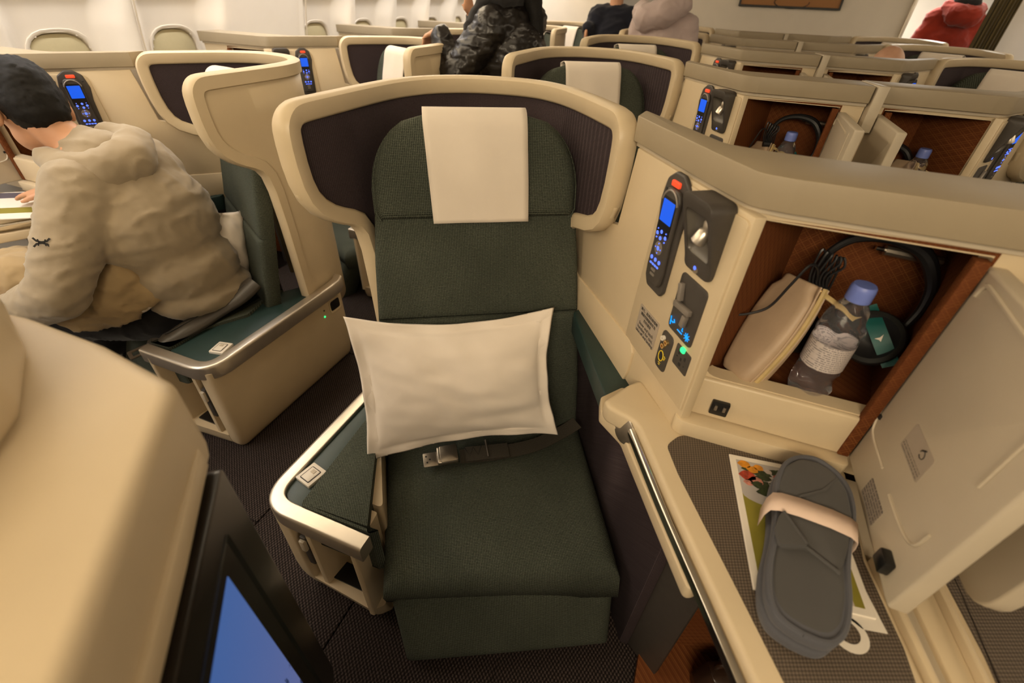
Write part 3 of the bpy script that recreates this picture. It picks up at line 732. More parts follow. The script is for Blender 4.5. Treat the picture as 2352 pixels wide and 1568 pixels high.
    finish('sill', slab([(.100, 1.070), (.352, 1.070), (.369, 1.055), (.369, .985), (.100, .985)], (0, YN, 0), Xv, ZV, -Yv, -.006, .008), M['cream'], t, .005, 3)
    finish('lower_step', prism(rpoly([(.085, .70), (.085, .663), (.10, .655), (.37, .662), (.37, .70)], .01, 3), .95, .984), M['cream'], t, .004)
    sk = finish('latch_socket', slab(rrect(.153, 1.016, .030, .030, .003), (0, YN - .008, 0), Xv, ZV, -Yv, -.002, .007), M['black'], t, .001)
    for dx, dz in ((-.007, .003), (.007, .003)): finish('spring', box((.153 + dx, YN - .017, 1.016 + dz), (.005, .004, .010)), M['metal'], sk, .001)
    # niche lining
    A, B_, C_, D_ = (.107, YN), (.205, .885), (.418, .885), (.372, YN)
    q = bmesh.new(); zf, zc = 1.052, 1.358
    P = [A, B_, C_, D_]; lo = [q.verts.new((p[0], p[1], zf)) for p in P]; hi_ = [q.verts.new((p[0], p[1], zc)) for p in P]
    q.faces.new(lo); q.faces.new(hi_)
    for i in range(3): q.faces.new((lo[i], lo[i + 1], hi_[i + 1], hi_[i]))
    ni = finish('niche_lining', q, M['lining'], t, smooth=False); s = ni.modifiers.new('s', 'SOLIDIFY'); s.thickness = .006; s.offset = 1
    finish('hinge_edge', box((.3605, YN - .004, 1.170), (.017, .016, .366)), M['lining'], t, .002)
    finish('door_damper', tube([(.325, .86, 1.283), (.405, .86, 1.279)], .008, 10), M['metal'], t); finish('damper_pin', tube([(.312, .86, 1.284), (.326, .86, 1.283)], .0035, 8), M['chrome'], t)
    finish('rear_body', prism([(.205, .892), (xend, .892), (xend, .90), (.19, .90), (-.10, 1.03), (-.108, 1.02)], ZF + .006, 1.36), M['cream_dark'], t)
    # door, swung out over the table
    dr = finish('niche_door', slab(rpoly([(.704, .985), (.423, .985), (.423, 1.345), (.704, 1.345)], [.006, .006 if hi else .05, .006, .006], 5), (.371, 0, 0), Yv, ZV, -Xv, -.024, 0), M['cream_dark'], t, .005, 3)
    def dpt(y, z, o_=0): return Vector((.371 - o_, y, z))
    gr = [(.690, 1.31), (.689, 1.12), (.680, 1.075), (.662, 1.060), (.598, 1.058)]
    finish('moulded_rib', tube([dpt(a, b, .0008) for a, b in catmull([(a, b, 0) for a, b in gr], 5) and [(v.x, v.y) for v in catmull([(a, b, 0) for a, b in gr], 5)]], .0022, 6), M['cream_dark'], dr)
    finish('moulded_rib', tube([dpt(v.x, v.y, .0008) for v in catmull([(.552, 1.054, 0), (.513, 1.055, 0), (.479, 1.060, 0), (.462, 1.072, 0), (.458, 1.10, 0)], 5)], .0022, 6), M['cream_dark'], dr)
    finish('moulded_rib', tube([dpt(.462, 1.19, .0008), dpt(.462, 1.33, .0008)], .0022, 6), M['cream_dark'], dr)
    finish('finger_lip', tube([dpt(v.x, v.y, .001) for v in catmull([(.672, 1.312, 0), (.668, 1.326, 0), (.655, 1.331, 0), (.58, 1.326, 0), (.50, 1.322, 0)], 6)], .003, 6), M['cream_dark'], dr)
    lb = finish('latch_block', box(dpt(.470, 1.0145, .006), (.014, .026, .024)), M['black'], dr, .003)
    finish('magnet', box(dpt(.678, 1.088, .001), (.003, .006, .007)), M['ink'], dr)
    if hi:
        l1 = finish('door_label', slab(rpoly([(.603, 1.107), (.532, 1.107), (.532, 1.150), (.603, 1.150)], .004, 3), (.371, 0, 0), Yv, ZV, -Xv, 0, .0008), M['label'], dr)
        finish('pictogram', merge([tube([Vector((.3699, .556 + .006 * math.cos(a), 1.136 + .006 * math.sin(a))) for a in [q * .4 for q in range(15)]], .0006, 5), tube([Vector((.3699, .560, 1.140)), Vector((.3699, .553, 1.1455))], .0013, 5)]), M['ink'], l1 if False else dr)
        finish('label_print', slab([(.600, 1.109), (.536, 1.109), (.536, 1.120), (.600, 1.120)], (.371, 0, 0), Yv, ZV, -Xv, .0008, .0010), M['label_rows'], dr, smooth=False)
        l2 = finish('door_label', slab(rpoly([(.602, .996), (.538, .996), (.538, 1.031), (.602, 1.031)], .003, 3), (.371, 0, 0), Yv, ZV, -Xv, 0, .0008), M['label2'], dr)
    else:
        finish('finger_pull', box((.3955, .515, 1.035), (.003, .032, .036)), M['dark'], dr, .001)
    # table deck, mat and edge strips
    rim = [(-.048, .690), (-.035, .672), (.022, .655), (.10, .508), (.18, .366), (.30, .150), (.395, .02)]
    rim = rim[:-1] + [(.345, .08)]
    deck = rim + [(edge[2][0] - .001, .08), edge[2], edge[1], edge[0], (.383, .69), (.11, .69), (.075, .70), (.012, .785), (-.012, .755)]
    finish('table_top', prism(rpoly(deck, [.01, .02, .05, .05, .05, .0, 0, 0, 0, 0, 0, 0, 0, .03, .02, .02], 5), .905, .950), M['cream'], t, .009, 3)
    mat = [(.083, .618), (.108, .562), (.197, .405), (.32, .185), (.36, .10), (edge[2][0] - .012, .10), (edge[1][0] - .010, .40), (edge[0][0] - .008, .51), (.378, .64), (.372, .664), (.105, .656)]
    mat = rpoly(mat, [.02, .03, .05, .03, .0, .0, .02, .02, .02, .014, .03], 6)
    finish('table_mat', prism(mat, .949, .9512), M['mat'], t)
    cx_, cy_ = sum(p[0] for p in mat) / len(mat), sum(p[1] for p in mat) / len(mat)
    mo = [(cx_ + (p[0] - cx_) * 1.06, cy_ + (p[1] - cy_) * 1.02) for p in mat]; mi = [(cx_ + (p[0] - cx_) * .995, cy_ + (p[1] - cy_) * .998) for p in mat]
    ch = [Vector((.018, .648, .925)), Vector((.09, .510, .925)), Vector((.172, .364, .925)), Vector((.292, .146, .925)), Vector((.38, .02, .925))]
    finish('chrome_strip', sweep(catmull(ch, 4), rpoly([(-.004, -.012), (-.004, .012), (.006, .009), (.006, -.009)], .002, 2)), M['chrome'], t)
    fl = [(-.060, .745), (-.050, .700), (.005, .655), (.035, .600), (.085, .510), (.150, .395), (.168, .405), (.165, .44), (.10, .54), (.02, .69), (.0, .78), (-.02, .80)]
    finish('stowed_tray_table', prism(rpoly(fl, [.01, .015, .04, .02, .03, .02, .015, .01, .02, .02, .01, .01], 4), .872, .904), M['cream'], t, .006, 3)
    bm = lathe([(.030, -.004), (.030, .004), (.026, .006)], (.006, .662, .915), (-.75, -.65, .2), 20); finish('tray_release', bm, M['metal'], t, .001)
    # armrest and fabric side
    arm = [(P1 + D1 * a + N1 * b) for a, b in ((.028, -.003), (.038, .030), (.030, .068), (-.16, .045), (-.31, .026), (-.33, -.003))]
    finish('side_armrest', prism(rpoly([(v.x, v.y) for v in arm], [.006, .012, .015, .05, .02, .006], 4), .842, .902), M['teal'], t, .011, 3)
    sd = [tuple(L(u, v).xy) for u, v in ((.318, -.045), (.340, -.055), (.36, .30), (.335, .66), (.312, .66))]
    finish('fabric_side', prism(rpoly(sd, .004, 2), ZF + .01, .845), M['purple'], t, .003)
    sup = [tuple(L(u, v).xy) for u, v in ((.322, -.04), (.36, -.05), (.42, .20), (.345, .45), (.322, .45))]
    finish('table_support', prism(rpoly(sup, .01, 2), .70, .875), M['purple'], t)
    e1 = L(.338, -.050); finish('footwell_wall', prism([(e1.x, e1.y), (e1.x + .075, e1.y - .055), (e1.x + .085, e1.y - .040), (e1.x + .012, e1.y + .015)], ZF + .01, .872), M['dark'], t, .003)
    finish('footwell_back', box((.345, .640, .535), (.25, .012, .67)), M['lining'], t)
    finish('footwell_floor', box((.34, .36, ZF + .02), (.30, .56, .02)), M['lining'], t)
    return t
M['label_rows'] = text_rows('label_rows', (.33, .275, .215), (.10, .085, .075), 190, 420, ((0, 1, 0), (0, 0, 1)))
M['label2'] = text_rows('small_print_label', (.30, .25, .20), (.10, .085, .075), 170, 330, ((0, 1, 0), (0, 0, 1)))

# ------------------------------------------------------------------ the seat rows
ORD = ['front', 'second', 'third', 'fourth', 'fifth']
def build_column(colname, rows, mir, dy, dz, grp, hi, seat_rows=None):
    G.mir, G.dy, G.dz = mir, dy, dz
    xe = XC if mir != XW else .535
    ed = ((.398, .52), (.383, .40), (.366, .27)) if mir == XC else ((.385, .52), (.411, .40), (.440, .27))
    def lab(s, r): return s % ('%s row, %s' % (ORD[r], colname))
    kinds = [
        ('s', make_seat, 'dark green tweed seat with white headrest cover, %s column', 'green tweed seats ' + grp),
        ('a', lambda l, g: make_armrest(l, g, mir == XW), 'cream armrest box with silver rail and teal strip, %s column', 'armrest boxes ' + grp),
        ('p', make_shell, 'cream curved privacy shell with purple lining around seat, %s column', 'privacy shells ' + grp),
        ('c', lambda l, g: make_console(l, g, xe, ed, hi), 'cream side console with storage niche and open door, %s column', 'side consoles ' + grp),
        ('h', make_handset, 'dark handset with glowing blue screen in its dock, %s column', 'handsets ' + grp)]
    for key, fn, text, g in kinds:
        rr = [r for r in rows if not (seat_rows and key in 'saph' and r not in seat_rows)]
        G.dz = 0 if key == 'a' else dz
        o = fn(lab(text, rr[0]), g)
        if rr[0] != 0: o.location = o.location + Vector((0, PITCHROW * rr[0], 0))
        for r in rr[1:]: copy_tree(o, (0, PITCHROW * (r - rr[0]), 0), lab(text, r))
    G.mir, G.dy, G.dz = None, 0, 0
build_column('left-of-centre', [0, 1, 2, 3, 4], None, 0, 0, 'left of centre', True)
build_column('right-of-centre', [0, 1, 2, 3, 4], XC, .03, 0, 'right of centre', False, [1, 2, 3, 4])
build_column('window-side', [0, 1, 2, 3, 4], XW, .29, -.035, 'along the windows', False)

# ------------------------------------------------------------------ row ahead of the camera: back of the shell and stowed monitor
def foreground():
    t = thing('seat_back_shroud', 'large blurred cream back of the seat ahead, filling the lower left corner', 'seat back', (-.55, .05, ZF))
    p0 = Vector((-.403, .179, 0)); d = Vector((.153, -.184, 0)).normalized(); n = Vector((-d.y, d.x, 0))
    e = p0 + d * .55
    body = [(-1.02, -.55), (-.95, .17), (-.66, .203), (-.54, .203), (-.42, .190), (p0.x, p0.y), (e.x, e.y), (e.x - .25, e.y - .25)]
    o = finish('lower_cover', prism(rpoly(body, [0, .08, .12, .12, .03, .015, 0, 0], 6), 1.177, 1.282), M['cream'], t, .016, 4)
    q = p0 - n * .010; e2 = q + d * .55
    base = [(-1.02, -.55), (-.93, .16), (-.62, .190), (q.x - .008, q.y - .006), (e2.x, e2.y), (e2.x - .25, e2.y - .25)]
    finish('shell_base', prism(rpoly(base, [0, .08, .1, .004, 0, 0], 5), ZF + .01, 1.178), M['cream_dark'], t, .004)
    bump = [(-1.0, -.5), (-.93, .16), (-.80, .200), (-.72, .203), (-.666, .192), (-.572, .158), (-.486, .106), (-.448, .062), (-.36, -.08), (-.40, -.4)]
    finish('upper_cover', prism(rpoly(bump, .06, 5), 1.27, 1.362), M['cream'], t, .030, 5)
    fl = [p0 + d * .56 - n * .02, p0 + d * .56 + n * .006, p0 + d * .13 + n * .006, p0 + d * .02 + n * .0035, p0 + d * .004 - n * .004, p0 + d * .02 - n * .02]
    finish('flank_band', prism([(v.x, v.y) for v in fl], 1.19, 1.215), M['cream'], t, .003)
    # monitor: bezel, screen and the picture on it
    mo = thing('monitor', 'black framed seat monitor showing a blue sky picture, lower left foreground', 'monitor', (p0.x, p0.y, .56))
    A, N = d, n
    def sp(a, z, off=0): return p0 + A * a + N * off + ZV * z
    ou = rpoly([(.002, .56), (.50, .56), (.50, 1.170), (.002, 1.170)], .012, 4)
    finish('bezel', slab(ou, p0, A, ZV, N, -.009, .006), M['black_gloss'], mo, .003)
    bz_ = rpoly([(.062, .62), (.47, .62), (.47, 1.135), (.062, 1.135)], .01, 3)
    finish('inner_frame', ring(rrect(.27, .88, .42, .50, .006), rrect(.27, .88, .40, .48, .004), p0, A, ZV, N, 0, .0075, .0055), M['black'], mo)
    m, nt, b = new_mat('sky_picture'); Nn = NB(nt); oc = Nn.obj(); V = Nn.dot(oc, (0, 0, 1)); U = Nn.dot(oc, tuple(A))
    col = Nn.mix(Nn.mr(V, .1, .60), (.16, .17, .36, 1), (.055, .14, .40, 1))
    tr = Nn.math('LESS_THAN', V, Nn.math('ADD', Nn.math('MULTIPLY', Nn.noise(Nn.comb(Nn.math('MULTIPLY', U, 60), Nn.math('MULTIPLY', V, 14)), 1.0, 4, .7), .62), -.05))
    col = Nn.mix(Nn.math('MULTIPLY', tr, .85), col, (.010, .020, .065, 1))
    b.inputs['Base Color'].default_value = (.005, .005, .008, 1); b.inputs['Roughness'].default_value = .25
    Nn.put(b.inputs['Emission Color'], col); b.inputs['Emission Strength'].default_value = .62
    finish('screen', slab([(.097, .655), (.45, .655), (.45, 1.108), (.097, 1.108)], p0, A, ZV, N, .005, .0068), m, mo)
    po = p0 - d * .012 + n * .002; post = [(po.x, po.y), (po.x + .03, po.y - .045), (po.x + .01, po.y - .06), (po.x - .05, po.y - .03)]
    finish('corner_post', prism(post, ZF + .01, .640), M['cream'], t, .006)
M['black_gloss'] = plain('black_glossy_bezel', (.012, .009, .007), .28, var=.1)
foreground()
# divider strips between the two table tops
def divider():
    t = thing('console_divider', 'cream ribbed divider between the two table tops, lower right corner', 'divider', (.44, .35, .9))
    Lf = [(.386, .52), (.412, .40), (.441, .27), (.442, .09)]; Rt = [(.469, .55), (.484, .43), (.501, .30), (.502, .10)]
    def st(nm, f0, f1, z0, z1, m, bev=.003):
        A_ = [(a[0] + (b[0] - a[0]) * f0, a[1] + (b[1] - a[1]) * f0) for a, b in zip(Lf, Rt)]; B_ = [(a[0] + (b[0] - a[0]) * f1, a[1] + (b[1] - a[1]) * f1) for a, b in zip(Lf, Rt)]
        finish(nm, prism(A_ + B_[::-1], z0, z1), M[m], t, bev)
    st('base', .2, .8, ZF + .01, .889, 'cream_dark'); finish('rear_filler', box((.434, .615, .565), (.092, .15, .73)), M['cream_dark'], t, .004)
    st('table_rim', .0, .16, .90, .957, 'cream', .005); st('groove', .15, .46, .89, .938, 'cream_dark'); st('raised_rib', .45, .88, .89, .946, 'cream', .007); st('table_rim', .87, 1.0, .89, .957, 'cream', .004)
divider()

# ------------------------------------------------------------------ loose things at the front seat
def pillow(name, label, corners, half, bows, seam=True, n=40, wr=.006, seed=0, notch=None):
    TL, TR, BR, BL = [Vector(c) for c in corners]; nrm = (TR - TL).cross(BL - TL).normalized()
    bt, br, bb, bl = bows
    def base(s, r):
        p = (TL * (1 - s) + TR * s) * (1 - r) + (BL * (1 - s) + BR * s) * r
        dn = ((BL - TL) * (1 - s) + (BR - TR) * s); ac = ((TR - TL) * (1 - r) + (BR - BL) * r)
        fs, fr = 4 * s * (1 - s), 4 * r * (1 - r)
        p = p + dn * (bt * fs * (1 - r) - bb * fs * r) + ac * (bl * fr * (1 - s) - br * fr * s); return p
    def h(s, r):
        e = min(s, 1 - s) * 1.3; g = min(r, 1 - r)
        fl = .07
        a = max(0, min(1, (e - fl) / .42)); b = max(0, min(1, (g - fl) / .42))
        return half * (math.sin(a * math.pi / 2) ** .62) * (math.sin(b * math.pi / 2) ** .62) if a > 0 and b > 0 else 0
    def wrk(s, r, sg):
        q = Vector((s * 3.2 + seed, r * 5.5, sg * 3)); x = noise.noise(q) * .6 + .45 * noise.noise(Vector((s * 6 - r * 9, r * 4 + s * 5, seed + sg)))
        d_ = (r - .62 - .16 * math.sin(s * 2.4)) * 10; y = math.exp(-d_ * d_ * 3) * max(0, s - .35) * 1.2
        ee = min(min(s, 1 - s), min(r, 1 - r)); return wr * (x + y) * min(1, ee * 8 + .25)
    bm = bmesh.new(); F = []; Bk = []
    for i in range(n + 1):
        r = i / n; row = []; rb = []
        for j in range(n + 1):
            s = j / n; p = base(s, r); hh = h(s, r); ins = min(min(s, 1 - s) * 1.3, min(r, 1 - r))
            gv = -.0055 * math.exp(-((ins - .085) / .010) ** 2) if seam else 0
            wv = .004 * math.sin(s * 23 + seed) * (1 - min(1, ins * 12)) + .004 * math.sin(r * 19 + 1) * (1 - min(1, ins * 12))
            edge = i in (0, n) or j in (0, n)
            f = p + nrm * (hh + wrk(s, r, 1) + gv + wv) * (1)
            v = bm.verts.new(f); row.append(v)
            rb.append(v if edge else bm.verts.new(p - nrm * (hh * .8 + .002 - wrk(s, r, 2) * .5 - wv)))
        F.append(row); Bk.append(rb)
    for i in range(n):
        for j in range(n):
            bm.faces.new((F[i][j], F[i + 1][j], F[i + 1][j + 1], F[i][j + 1]))
            q = [Bk[i][j], Bk[i][j + 1], Bk[i + 1][j + 1], Bk[i + 1][j]]
            if len(set(q)) == 4: bm.faces.new(q)
    cen = base(.5, 1.0)
    o = finish(name, bm, M['pillowcase'], None, loc=tuple(cen), ang=180, clean=False); tag(o, label, 'pillow'); return o
sgn = 0
pw = pillow('pillow', 'white cotton pillow with sewn border propped on the front green seat',
            (L(-.352, .508, .937), L(.190, .506, .936), L(.198, .346, .608), L(-.329, .333, .583)), .058, (.085, .05, .070, .035), wr=.020, n=96)
def ribbon(path, wid, thick, nrmv=(0, 0, 1)):
    bm = bmesh.new(); P = [Vector(p) for p in path]; R = []
    for i, p in enumerate(P):
        t = (P[min(i + 1, len(P) - 1)] - P[max(i - 1, 0)]).normalized(); nv = Vector(nrmv[i] if isinstance(nrmv, list) else nrmv); a = t.cross(nv).normalized(); b = a.cross(t)
        R.append([bm.verts.new(p + a * (wid / 2 * q) + b * (thick / 2 * s)) for q, s in ((-1, -1), (1, -1), (1, 1), (-1, 1))])
    for x, y in zip(R, R[1:]):
        for j in range(4): bm.faces.new((x[j], x[(j + 1) % 4], y[(j + 1) % 4], y[j]))
    bm.faces.new(R[0][::-1]); bm.faces.new(R[-1]); return bm
def seat_belt():
    t = thing('seat_belt', 'dark webbing lap belt with metal buckle lying on the front green seat', 'seat belt', (-.40, .75, .51))
    pth = [(-.135, 1.000, .535), (-.17, .955, .522), (-.23, .880, .517), (-.31, .812, .520), (-.36, .778, .523), (-.415, .745, .526)]
    nr = [(-.2, -.5, .9)] * 6
    finish('webbing', ribbon(catmull(pth, 6), .042, .003, Vector((-.15, -.35, .9))), M['webbing'], t)
    finish('webbing_loop', ribbon(catmull([(-.295, .822, .527), (-.34, .79, .532), (-.40, .752, .534)], 6), .044, .004, Vector((-.15, -.35, .9))), M['webbing'], t)
    u = Vector((-.82, -.57, 0)).normalized(); nn = Vector((-.18, -.42, .9)); nn = (nn - u * nn.dot(u)).normalized(); v = nn.cross(u)
    c = Vector((-.446, .728, .537)); bk = finish('buckle', box(c, (.060, .052, .018), (u, v, nn)), M['metal'], t, .005, 3)
    finish('buckle_flap', slab(rrect(-.004, 0, .050, .050, .006), c, u, v, nn, .008, .013), M['metal'], bk, .002)
    tg = finish('tongue', slab(rrect(.046, .004, .045, .042, .004), c, u, v, nn, -.006, -.003), M['metal'], t, .0008)
    for a, b in ((.058, .012), (.060, -.006), (.050, .004)): finish('hole', slab(circ(a, b, .0028, 8), c, u, v, nn, -.0031, -.0026), M['ink'], tg)
    finish('adjuster', tube([c - u * .115 + v * q * .026 + nn * (.004) for q in (-1, 1)], .0028, 8), M['metal'], t)
    zz = [c - u * (.052 + .012 * i) + v * (.015 if i % 2 else -.012) + nn * .0 for i in range(5)]
    finish('stitching', tube(zz, .0012, 5), M['ink'], t)
seat_belt()
def slippers():
    t = thing('slipper_pair', 'pair of slate grey cloth slippers held by a pale paper band, on the table', 'slippers', (.293, .49, .955))
    c = Vector((.285, .489, 0)); ax = Vector((.050, .30, 0)).normalized(); ay = Vector((ax.y, -ax.x, 0))
    half = [(-.155, 0), (-.152, .022), (-.143, .036), (-.120, .047), (-.08, .051), (-.04, .049), (0, .050), (.04, .055), (.08, .056), (.115, .049), (.138, .034), (.150, .016), (.154, 0)]
    left = [(a, -b * .93) for a, b in half[1:-1]][::-1]
    out = [(a, b) for a, b in half] + left
    out = [tuple(v.xy) for v in catmull([(a, b, 0) for a, b in out + [out[0]]], 4)][:-1]
    def sc(k): return [(a * (1 - k / .15), b * (1 - k / .05)) for a, b in out]
    def sl(z0, z1, k=0): return slab(sc(k), c, ax, ay, ZV, z0, z1)
    for z0, nm in ((.957, 'lower_sole'), (.981, 'upper_sole')):
        finish(nm, sl(z0, z0 + .020), M['sliptrim'], t, .006, 3, ang=50)
    finish('binding', tube([c + ax * a + ay * b + ZV * 1.0015 for a, b in sc(.003) + [sc(.003)[0]]], .0036, 6), M['sliptrim'], t)
    bm = bmesh.new(); ol = sc(.0055); rg = []
    for k_, h in ((0, 0), (.10, .0025), (.35, .004), (.7, .0045)): rg.append([bm.verts.new(c + ax * a * (1 - k_) + ay * b * (1 - k_) + ZV * (.9995 + h)) for a, b in ol])
    for a, b in zip(rg, rg[1:]):
        for i in range(len(ol)): bm.faces.new((a[i], a[(i + 1) % len(ol)], b[(i + 1) % len(ol)], b[i]))
    bm.faces.new(rg[-1]); finish('insole', bm, M['slip'], t, ang=60)
    # folded-flat upper over the toe half with its pinched corner
    up = [(-.058, -.042), (.005, -.044), (.06, -.049), (.105, -.043), (.135, -.024), (.143, 0), (.135, .024), (.105, .043), (.06, .050), (.0, .046), (-.052, .036), (-.036, -.004)]
    up = rpoly(up, .02, 3)
    bm = bmesh.new(); cen = bm.verts.new(c + ax * .05 + ZV * 1.0105); vs = [bm.verts.new(c + ax * a + ay * b + ZV * 1.003) for a, b in up]; mid = [bm.verts.new(c + ax * (.05 + (a - .05) * .9) + ay * b * .9 + ZV * 1.0085) for a, b in up]
    for i in range(len(up)):
        j = (i + 1) % len(up); bm.faces.new((vs[i], vs[j], mid[j], mid[i])); bm.faces.new((mid[i], mid[j], cen))
    finish('folded_upper', bm, M['slip'], t, ang=60)
    fd = [(.005, -.043), (-.034, -.009), (-.036, -.007), (-.056, -.040), (-.030, -.047)]
    finish('folded_flap', slab(rpoly(fd, .005, 3), c, ax, ay, ZV, 1.008, 1.0155), M['slip'], t, .003, 3)
    finish('flap_edge', tube([c + ax * a + ay * b + ZV * 1.0150 for a, b in ((.003, -.040), (-.016, -.024), (-.034, -.008))], .0022, 6), M['slip'], t)
    finish('fold_crease', tube([c + ax * a + ay * b + ZV * 1.0095 for a, b in ((-.034, -.008), (-.052, .034))], .0022, 6), M['slip'], t)
    finish('fold_crease', tube([c + ax * a + ay * b + ZV * z for a, b, z in ((.046, -.022, 1.0105), (.080, .010, 1.0100), (.120, .028, 1.0065))], .0024, 6), M['slip'], t)
    # paper band round both
    prof = []
    bm = bmesh.new(); R = []
    for s, z in ((-.0580, .962), (-.0585, .99), (-.055, 1.006), (-.045, 1.0115), (-.02, 1.0145), (.02, 1.0145), (.046, 1.011), (.0575, 1.004), (.0600, .99), (.0595, .962)):
        q = c + ax * (.026 + s * .10) + ay * s; R.append([bm.verts.new(q + ax * w_ + ZV * z) for w_ in (-.0175, .0175)])
    for a, b in zip(R, R[1:]): bm.faces.new((a[0], a[1], b[1], b[0]))
    bd = finish('paper_band', bm, M['band'], t, ang=40); s = bd.modifiers.new('s', 'SOLIDIFY'); s.thickness = .0006
slippers()
M['ph_olive'] = plain('olive_print', (.24, .21, .028), .5, var=.04); M['ph_plate'] = plain('plate_print', (.42, .39, .37), .5, var=.03); M['ph_leaf'] = plain('leaf_print', (.022, .035, .010), .5, var=.6, sc=160)
M['ph_or'] = plain('orange_print', (.62, .24, .012), .5, var=.25, sc=120); M['ph_red'] = plain('tomato_print', (.38, .045, .02), .5, var=.5, sc=140); M['ph_pink'] = plain('ham_print', (.50, .20, .15), .5, var=.4, sc=140); M['ph_mar'] = plain('maroon_print', (.10, .018, .012), .5); M['ph_pale'] = plain('pale_print', (.50, .42, .37), .5, var=.03)
def booklet():
    t = thing('menu_booklet', 'white bordered menu booklet with salad photograph, lying under the grey slippers', 'menu', (.28, .52, .952))
    ex = Vector((.153, .022, 0)).normalized(); ey = Vector((-ex.y, ex.x, 0)); o = Vector((.223, .402, 0)); W_, H_ = .153, .240
    def pl_(pts, z0, z1): return slab(pts, o, ex, ey, ZV, z0, z1)
    finish('pages', pl_([(0, 0), (W_, 0), (W_, H_), (0, H_)], .9513, .9545), M['paper'], t, .0006, 1)
    b0 = .010
    def pr(nm, pts, m, l): finish(nm, pl_(pts, .9545, .9547 + .00012 * l), M[m], t, smooth=False)
    pr('print_ground', [(b0, b0), (W_ - b0, b0), (W_ - b0, H_ - b0), (b0, H_ - b0)], 'ph_olive', 0)
    R_ = .075
    pr('plate', [(W_ * .5 + (.5 * W_ - b0) * math.cos(a), .160 - .020 * math.sin(a)) for a in [math.pi - i * math.pi / 12 for i in range(13)]] + [(W_ - b0, H_ - b0), (b0, H_ - b0)], 'ph_plate', 1)
    random.seed(3)
    for i in range(44):
        a = b0 + .012 + .085 * random.random(); b_ = .168 + .052 * random.random(); r = .006 + .006 * random.random(); an = random.random() * 6
        pr('leaf', [(a + r * (1 + .4 * math.sin(k_ * 2.1 + i)) * math.cos(k_ * .785 + an), b_ + r * .7 * math.sin(k_ * .785 + an)) for k_ in range(8)], 'ph_leaf', 2 + i * .1)
    for a, b_, r, m in ((.022, .222, .010, 'ph_or'), (.034, .213, .009, 'ph_or'), (.045, .220, .008, 'ph_or'), (.024, .198, .013, 'ph_red'), (.036, .190, .011, 'ph_pink'), (.024, .184, .008, 'ph_pink'), (.075, .206, .008, 'ph_red'), (.068, .172, .008, 'ph_red'), (.060, .215, .006, 'ph_pale'), (.105, .215, .008, 'ph_red')):
        pr('food', [(a + r * (1 + .2 * math.sin(k_ * 3)) * math.cos(k_ * .628), b_ + r * .8 * math.sin(k_ * .628)) for k_ in range(10)], m, 6)
    pr('pale_dish', [(.062, b0)] + [(.062 + .068 * math.sin(a), b0 + .095 * math.cos(a)) for a in [i * math.pi / 24 for i in range(13)]], 'ph_pale', 3)
    pr('dark_dish', [(.062, b0 + .002)] + [(.062 + .036 * math.sin(a), b0 + .045 * math.cos(a)) for a in [i * math.pi / 20 for i in range(11)]], 'ph_mar', 4)
    pr('pale_panel', [(.106, .118), (W_ - b0, .110), (W_ - b0, .150), (.106, .158)], 'ph_pale', 4)
booklet()
def hanger():
    t = thing('door_hanger_card', 'white breakfast order card with a ring hole, poking out below the menu booklet', 'card', (.36, .40, .9512))
    ex = Vector((.153, .022, 0)).normalized(); ey = Vector((-ex.y, ex.x, 0)); o = Vector((.3855, .4105, 0))
    finish('card', slab([(0, 0), (-.031, -.002), (-.047, .010), (-.10, .004), (-.10, .10), (-.015, .10)], o, ex, ey, ZV, .9513, .9522), M['paper'], t)
    cc = o - ex * .050 - ey * .012
    finish('ring', ring(circ(0, 0, .0235, 28), circ(-.001, .002, .0145, 28, .0155), cc, ex, ey, ZV, -.0004, .0006, .0006), M['paper'], t) if False else finish('ring', ring(circ(0, 0, .0235, 28), circ(-.001, .002, .0150, 28), cc + ZV * .9514, ex, ey, ZV, 0, .0008, .0008), M['paper'], t)
    b = [(-.030, .022), (-.026, .018), (-.022, .013), (-.0215, .0165), (-.0245, .0205)]
    finish('bird_mark', slab([(x_, y_ + .002) for x_, y_ in b], o, ex, ey, ZV, .9522, .9524), M['label'], t, smooth=False)
hanger()
BOT = [(.0005, .002), (.018, 0), (.028, .003), (.0320, .010), (.0325, .022), (.0305, .040), (.0315, .055), (.0318, .062), (.0314, .085), (.0318, .115), (.0322, .128), (.0325, .134), (.0290, .152), (.0225, .172), (.0160, .186), (.0130, .193), (.0130, .204)]
